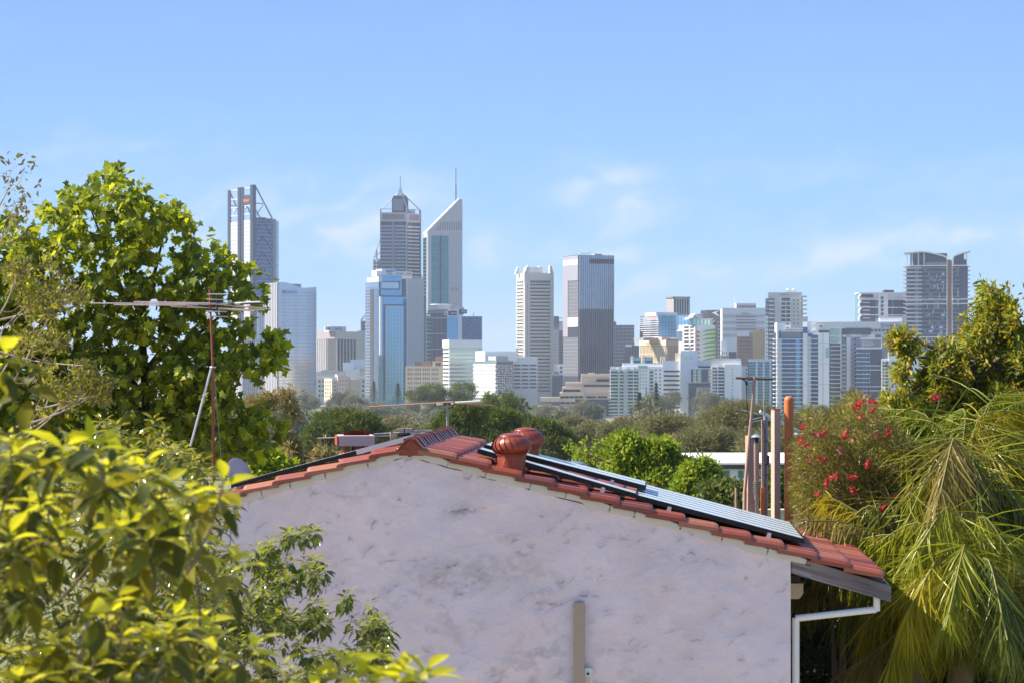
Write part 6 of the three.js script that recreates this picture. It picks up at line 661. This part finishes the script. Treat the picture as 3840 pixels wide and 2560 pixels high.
{ const t = post('flue_pipe', 'round flue pipe with conical grey rain cap', 2836, 25, 1660, 29, K.timber2, { cat: 'flue' }); const top = at(2836, 1660, 29), r = 12.5 * 29 / FOC; for (let k = 0; k < 4; k++) { const a = k * 1.57 + 0.5; rodMesh('cap_leg', new V3(Math.cos(a) * r * 0.85, top.y - 0.02, Math.sin(a) * r * 0.85), new V3(Math.cos(a) * r * 0.85, top.y + 0.075, Math.sin(a) * r * 0.85), 0.006, K.grey, t); } const c = part('rain_cap', new THREE.ConeGeometry(r * 1.75, 0.055, 22), std(0.55, 0.56, 0.57, 0.4, 0.5), t); c.position.y = top.y + 0.1; const k = part('inner_tube', new THREE.CylinderGeometry(r * 0.6, r * 0.6, 0.1, 14), M.black, t); k.position.y = top.y + 0.02; for (let j = 0; j < 7; j++) { const s = part('bird_spike', new THREE.TorusGeometry(r * 1.15, 0.0035, 5, 18).rotateX(Math.PI / 2), K.wire, t); s.position.y = at(0, 1805 + j * 7, 29).y; } }
{ const t = thing('service_pole', 'grey service pole with orange sheath and cable clamps', 'pole'), b = at(2872, HOR, 31); t.position.set(b.x, 0, b.z); const y = (p) => at(0, p, 31).y, u = 31 / FOC; rodMesh('shaft', new V3(0, 0, 0), new V3(0, y(1560), 0), 8.5 * u, K.grey, t); rodMesh('top_rod', new V3(-5 * u, y(1562), 0), new V3(-5 * u, y(1498), 0), 2.6 * u, K.grey, t); boxMesh('board', -17 * u, -6 * u, 0, y(1572), 0.02, 0.06, K.timber, t); boxMesh('orange_sheath', -21 * u, -4 * u, 0, y(1826), 0.062, 0.1, K.orange, t); boxMesh('orange_sheath', -22 * u, -12 * u, 0, y(1842), 0.105, 0.13, K.orange, t); for (const p of [1652, 1740, 1778]) { const c = part('clamp', new THREE.TorusGeometry(11 * u, 0.006, 6, 18).rotateX(Math.PI / 2), M.black, t); c.position.set(-4 * u, y(p), 0.02); } part('cable', tubeGeo([new V3(-14 * u, y(1582), 0.07), new V3(-7 * u, y(1612), 0.075), new V3(-6 * u, y(1720), 0.075), new V3(-3 * u, y(1755), 0.07), new V3(-8 * u, y(1830), 0.075)], 0.005, 30, 5), M.black, t); boxMesh('junction_box', 8 * u, 14 * u, y(1740), y(1706), -0.01, 0.03, K.rust, t); }
post('short_pipe', 'short thin vent pipe left of the poles', 2761, 9, 1828, 28.5, K.timber2, { cat: 'pipe' });
// aerials
function rods(t, list, d, m, name) { for (const [x0, y0, x1, y1, r, dd = 0, d2 = dd] of list) rodMesh(name, at(x0, y0, d + dd).sub(t.position), at(x1, y1, d + d2).sub(t.position), r, m, t); }
{ const t = thing('television_aerial', 'large rooftop aerial on a rusty mast before the plane tree', 'aerial'), d = 26.5, b = at(800, HOR, d); t.position.set(b.x, 0, b.z); const low = at(806, 2600, d).sub(t.position); low.y = 0; rodMesh('mast', low, at(797, 1384, d).sub(t.position), 0.016, K.rust, t); rodMesh('mast', at(797, 1384, d).sub(t.position), at(785, 1084, d).sub(t.position), 0.0115, K.rust, t); const cl = part('mast_clamp', new THREE.TorusGeometry(0.03, 0.009, 6, 14).rotateX(Math.PI / 2), M.alu, t); cl.position.copy(at(797, 1376, d)).sub(t.position);
  rods(t, [[793, 1372, 713, 1672, 0.013]], d, M.alu, 'brace'); rods(t, [[800, 1380, 815, 1560, 0.004], [815, 1560, 832, 1760, 0.004]], d, K.wire, 'stay_wire');
  rods(t, [[640, 1150, 990, 1136, 0.012, 0.3, -0.3]], d, M.black, 'boom'); rods(t, [[338, 1137, 830, 1141, 0.007, 0.1], [500, 1132, 880, 1139, 0.007, 0], [425, 1143, 760, 1146, 0.007, 0.2], [760, 1136, 1015, 1160, 0.007, -0.1], [700, 1149, 955, 1168, 0.007, 0.1], [640, 1150, 990, 1163, 0.006, 0.2], [880, 1150, 1000, 1158, 0.006, 0]], d, K.pinkAlu, 'dipole'); rods(t, [[776, 1103, 856, 1104, 0.007], [772, 1122, 850, 1125, 0.007], [771, 1168, 850, 1169, 0.007], [775, 1186, 854, 1188, 0.007]], d - 0.1, K.pinkAlu, 'reflector'); rods(t, [[814, 1100, 812, 1190, 0.01]], d - 0.08, M.black, 'reflector_bar'); rods(t, [[880, 1139, 975, 1134, 0.014]], d - 0.15, M.white, 'insulator'); }
{ const t = thing('television_aerial', 'long thin aerial on a grey mast behind the ridge', 'aerial'), d = 44, b = at(1678, HOR, d); t.position.set(b.x, groundY(d), b.z); rodMesh('mast', new V3(0, 0, 0), at(1678, 1512, d).sub(t.position), 0.024, K.grey, t); rods(t, [[1386, 1524, 1700, 1506, 0.012, 0.6, -0.4], [1610, 1522, 1810, 1510, 0.01], [1640, 1512, 1850, 1520, 0.01, 0.2], [1570, 1508, 1720, 1504, 0.008]], d, std(0.24, 0.12, 0.085, 0.6), 'dipole'); rods(t, [[1636, 1516, 1662, 1512, 0.024], [1690, 1512, 1702, 1510, 0.024], [1706, 1509, 1800, 1503, 0.02]], d - 0.1, M.white, 'insulator'); rods(t, [[1630, 1513, 1720, 1509, 0.02]], d, M.black, 'boom'); part('cable', tubeGeo([at(1682, 1530, d).sub(t.position), at(1694, 1526, d).sub(t.position), at(1704, 1514, d).sub(t.position)], 0.012, 10, 5), M.black, t); }
{ const t = thing('television_aerial', 'low wide aerial lying just above the left slope', 'aerial'), d = 30, b = at(1466, HOR, d); t.position.set(b.x, 0, b.z); rodMesh('mast', new V3(0, 0, 0), at(1466, 1618, d).sub(t.position), 0.018, K.timber2, t); rods(t, [[1188, 1642, 1470, 1632, 0.009, 0.2], [1400, 1626, 1680, 1612, 0.009], [1460, 1632, 1690, 1616, 0.009, 0.3], [1500, 1614, 1620, 1612, 0.007], [1490, 1607, 1545, 1605, 0.006], [1490, 1612, 1545, 1610, 0.006]], d, K.pinkAlu, 'dipole'); rods(t, [[1490, 1630, 1538, 1626, 0.016], [1516, 1605, 1516, 1652, 0.009], [1528, 1628, 1530, 1655, 0.008]], d, M.black, 'boom'); }
{ const t = thing('television_aerial', 'plain crossbar aerial on a leaning mast by the poles', 'aerial'), d = 29, b = at(2794, HOR, d); t.position.set(b.x, 0, b.z); rodMesh('mast', at(2794, 1840, d).sub(t.position), at(2831, 1412, d).sub(t.position), 0.02, K.timber2, t); const l = at(2780, 1990, d).sub(t.position); l.y = 0; rodMesh('mast', l, at(2794, 1840, d).sub(t.position), 0.024, K.timber2, t); rods(t, [[2760, 1416, 2900, 1420, 0.016]], d, std(0.14, 0.11, 0.09, 0.8), 'crossbar'); rods(t, [[2780, 1418, 2800, 1430, 0.007], [2800, 1414, 2870, 1418, 0.01]], d, M.black, 'clamp'); part('cable', tubeGeo([at(2800, 1436, d).sub(t.position), at(2803, 1520, d).sub(t.position), at(2812, 1640, d).sub(t.position), at(2806, 1700, d).sub(t.position)], 0.006, 20, 5), M.black, t); rods(t, [[2799, 1430, 2801, 1442, 0.014]], d, M.black, 'balun'); }
{ const t = thing('television_aerial', 'white boom aerial with thin rods behind the timber post', 'aerial'), d = 32, b = at(2866, HOR, d); t.position.set(b.x, 0, b.z); rodMesh('mast', new V3(0, 0, 0), at(2866, 1545, d).sub(t.position), 0.012, K.grey, t); rods(t, [[2851, 1541, 3006, 1620, 0.016, -0.2, 0.3], [2856, 1549, 3000, 1624, 0.01, -0.2, 0.3]], d, M.white, 'boom'); rods(t, [[2782, 1536, 2858, 1553, 0.005], [2806, 1576, 2866, 1560, 0.005], [2814, 1582, 2890, 1568, 0.005], [2858, 1578, 2950, 1566, 0.005], [2920, 1556, 2990, 1544, 0.005]], d, M.alu, 'rod'); }
{ const t = thing('satellite_dish', 'lilac-grey satellite dish at the left end of the roof', 'satellite dish'), c = at(866, 1776, 25); t.position.set(c.x, 0, c.z); const y = c.y; const g = new THREE.SphereGeometry(0.42, 28, 10, 0, Math.PI * 2, 0, 0.42); const p = part('reflector', g, std(0.4, 0.3, 0.31, 0.7, 0.0, { side: THREE.DoubleSide }), t); p.position.set(0.0, y - 0.3, 0); p.rotation.set(1.15, 0.9, 0, 'YXZ'); p.position.add(new V3(-0.18, 0.14, -0.2)); p.scale.set(1, 1, 1.1); rodMesh('mount', new V3(0, 0, -0.05), new V3(0, y, -0.05), 0.02, K.grey, t); rodMesh('feed_arm', new V3(0, y - 0.12, 0), new V3(0.16, y - 0.02, 0.14), 0.008, K.grey, t); }
{ const t = thing('chimney', 'pink slab-topped chimney with terracotta coping behind the left slope', 'chimney'), d = 27, c = at(1333, HOR, d), u = d / FOC; t.position.set(c.x, 0, c.z); t.rotation.y = 0.12; const y = (p) => at(0, p, d).y; boxMesh('slab', -66 * u, 66 * u, y(1668), y(1630), -0.28, 0.28, std(0.62, 0.42, 0.4, 0.95), t); boxMesh('slab_end', -74 * u, -66 * u, y(1667), y(1632), -0.27, 0.27, K.rust, t); for (const x of [-35, 0, 35]) { boxMesh('leg', (x - 10) * u, (x + 10) * u, y(1700), y(1668), -0.2, 0.2, std(0.32, 0.1, 0.06, 0.9), t); } boxMesh('stack', -60 * u, 60 * u, 0, y(1700), -0.25, 0.25, std(0.32, 0.12, 0.08, 0.9), t); for (let k = 0; k < 4; k++) { const q = part('coping_tile', new THREE.CylinderGeometry(0.05, 0.055, 0.1, 10, 1, false, 0, Math.PI).rotateZ(Math.PI / 2).rotateX(-Math.PI / 2), K.rust, t); q.position.set((-30 + k * 21) * u, y(1630) + 0.004, 0.1); q.scale.set(1, 0.7 + 0.25 * (k % 2), 1); } }
{ // white house among the trees
  const b = bld('white_house', 'white flat-roofed house between the bright tree and the poles', 220, 2560, 2560, 2990, { D: 9, cat: 'house' }); b.g.position.y = groundY(220) - 0.5; const off = CITY - (groundY(220) - 0.5); const Yo = b.Y; const f = (n, x0, x1, y0, y1, pr, m, rec = 0.2) => boxMesh(n, b.X(x0), b.X(x1), Yo(y0) + off, Yo(y1) + off, -rec, pr, m, b.g); f('wall', 2600, 2990, 1900, 1752, 0, C.white2, 8); f('eave_shadow_strip', 2560, 2992, 1756, 1742, 0.5, C.charcoal, 8.4); { const q = part('roof', prismGeo([[b.X(2550), 0], [b.X(2996), 0.1], [b.X(2996), 0.25], [b.X(2550), 0.18]], 9.5), C.white, b.g); q.position.set(0, Yo(1741) + off, 0.8); q.rotation.x = 0.06; } f('chimney', 2620, 2627, 1800, 1726, 0.6, C.rust, 0.3); for (const x of [2634, 2672, 2716, 2768, 2850]) { f('window', x, x + 20, 1790, 1763, 0.06, C.green); f('window_sill', x - 1, x + 21, 1793, 1791, 0.14, C.white); } f('roof_box', 2636, 2676, 1732, 1724, -3, C.rust, 5); f('roof_box', 2626, 2680, 1723, 1719, -3.2, C.white, 5); rodMesh('roof_pipe', new V3(b.X(2660), Yo(1735) + off, -3), new V3(b.X(2664), Yo(1709) + off, -3), 0.09, C.grey, b.g); for (const x of [2510, 2556, 2730, 2774, 2779]) rodMesh('roof_pipe', new V3(b.X(x + 60), Yo(1735) + off, -2), new V3(b.X(x + 60), Yo(1722) + off, -2), 0.07, C.white, b.g);  // charcoal strip below the roof stands in for the shadow under the eave
  const w = thing('garden_wall', 'cream garden wall behind the poles', 'wall'); const a = at(2840, HOR, 38), e = at(3120, HOR, 38); w.position.set(a.x, 0, a.z); boxMesh('wall_panel', 0, e.x - a.x, 0, at(0, 1915, 38).y, -0.1, 0.1, M.cream, w); boxMesh('coping', -0.02, e.x - a.x + 0.02, at(0, 1915, 38).y + 0.002, at(0, 1908, 38).y, -0.13, 0.13, M.cream, w);
  const gwall = thing('grey_shed', 'plain grey shed wall behind the red flowers', 'shed'); const g0 = at(2975, HOR, 150), g1 = at(3055, HOR, 150); gwall.position.set(g0.x, groundY(150), g0.z); const h = at(0, 1634, 150).y - groundY(150); boxMesh('wall_panel', 0, g1.x - g0.x, 0, h, -3, 0, C.slate, gwall); boxMesh('roof', -0.1, g1.x - g0.x + 0.1, h + 0.005, h + 0.12, -3.1, 0.1, C.grey, gwall); }

renderer.render(scene, camera);
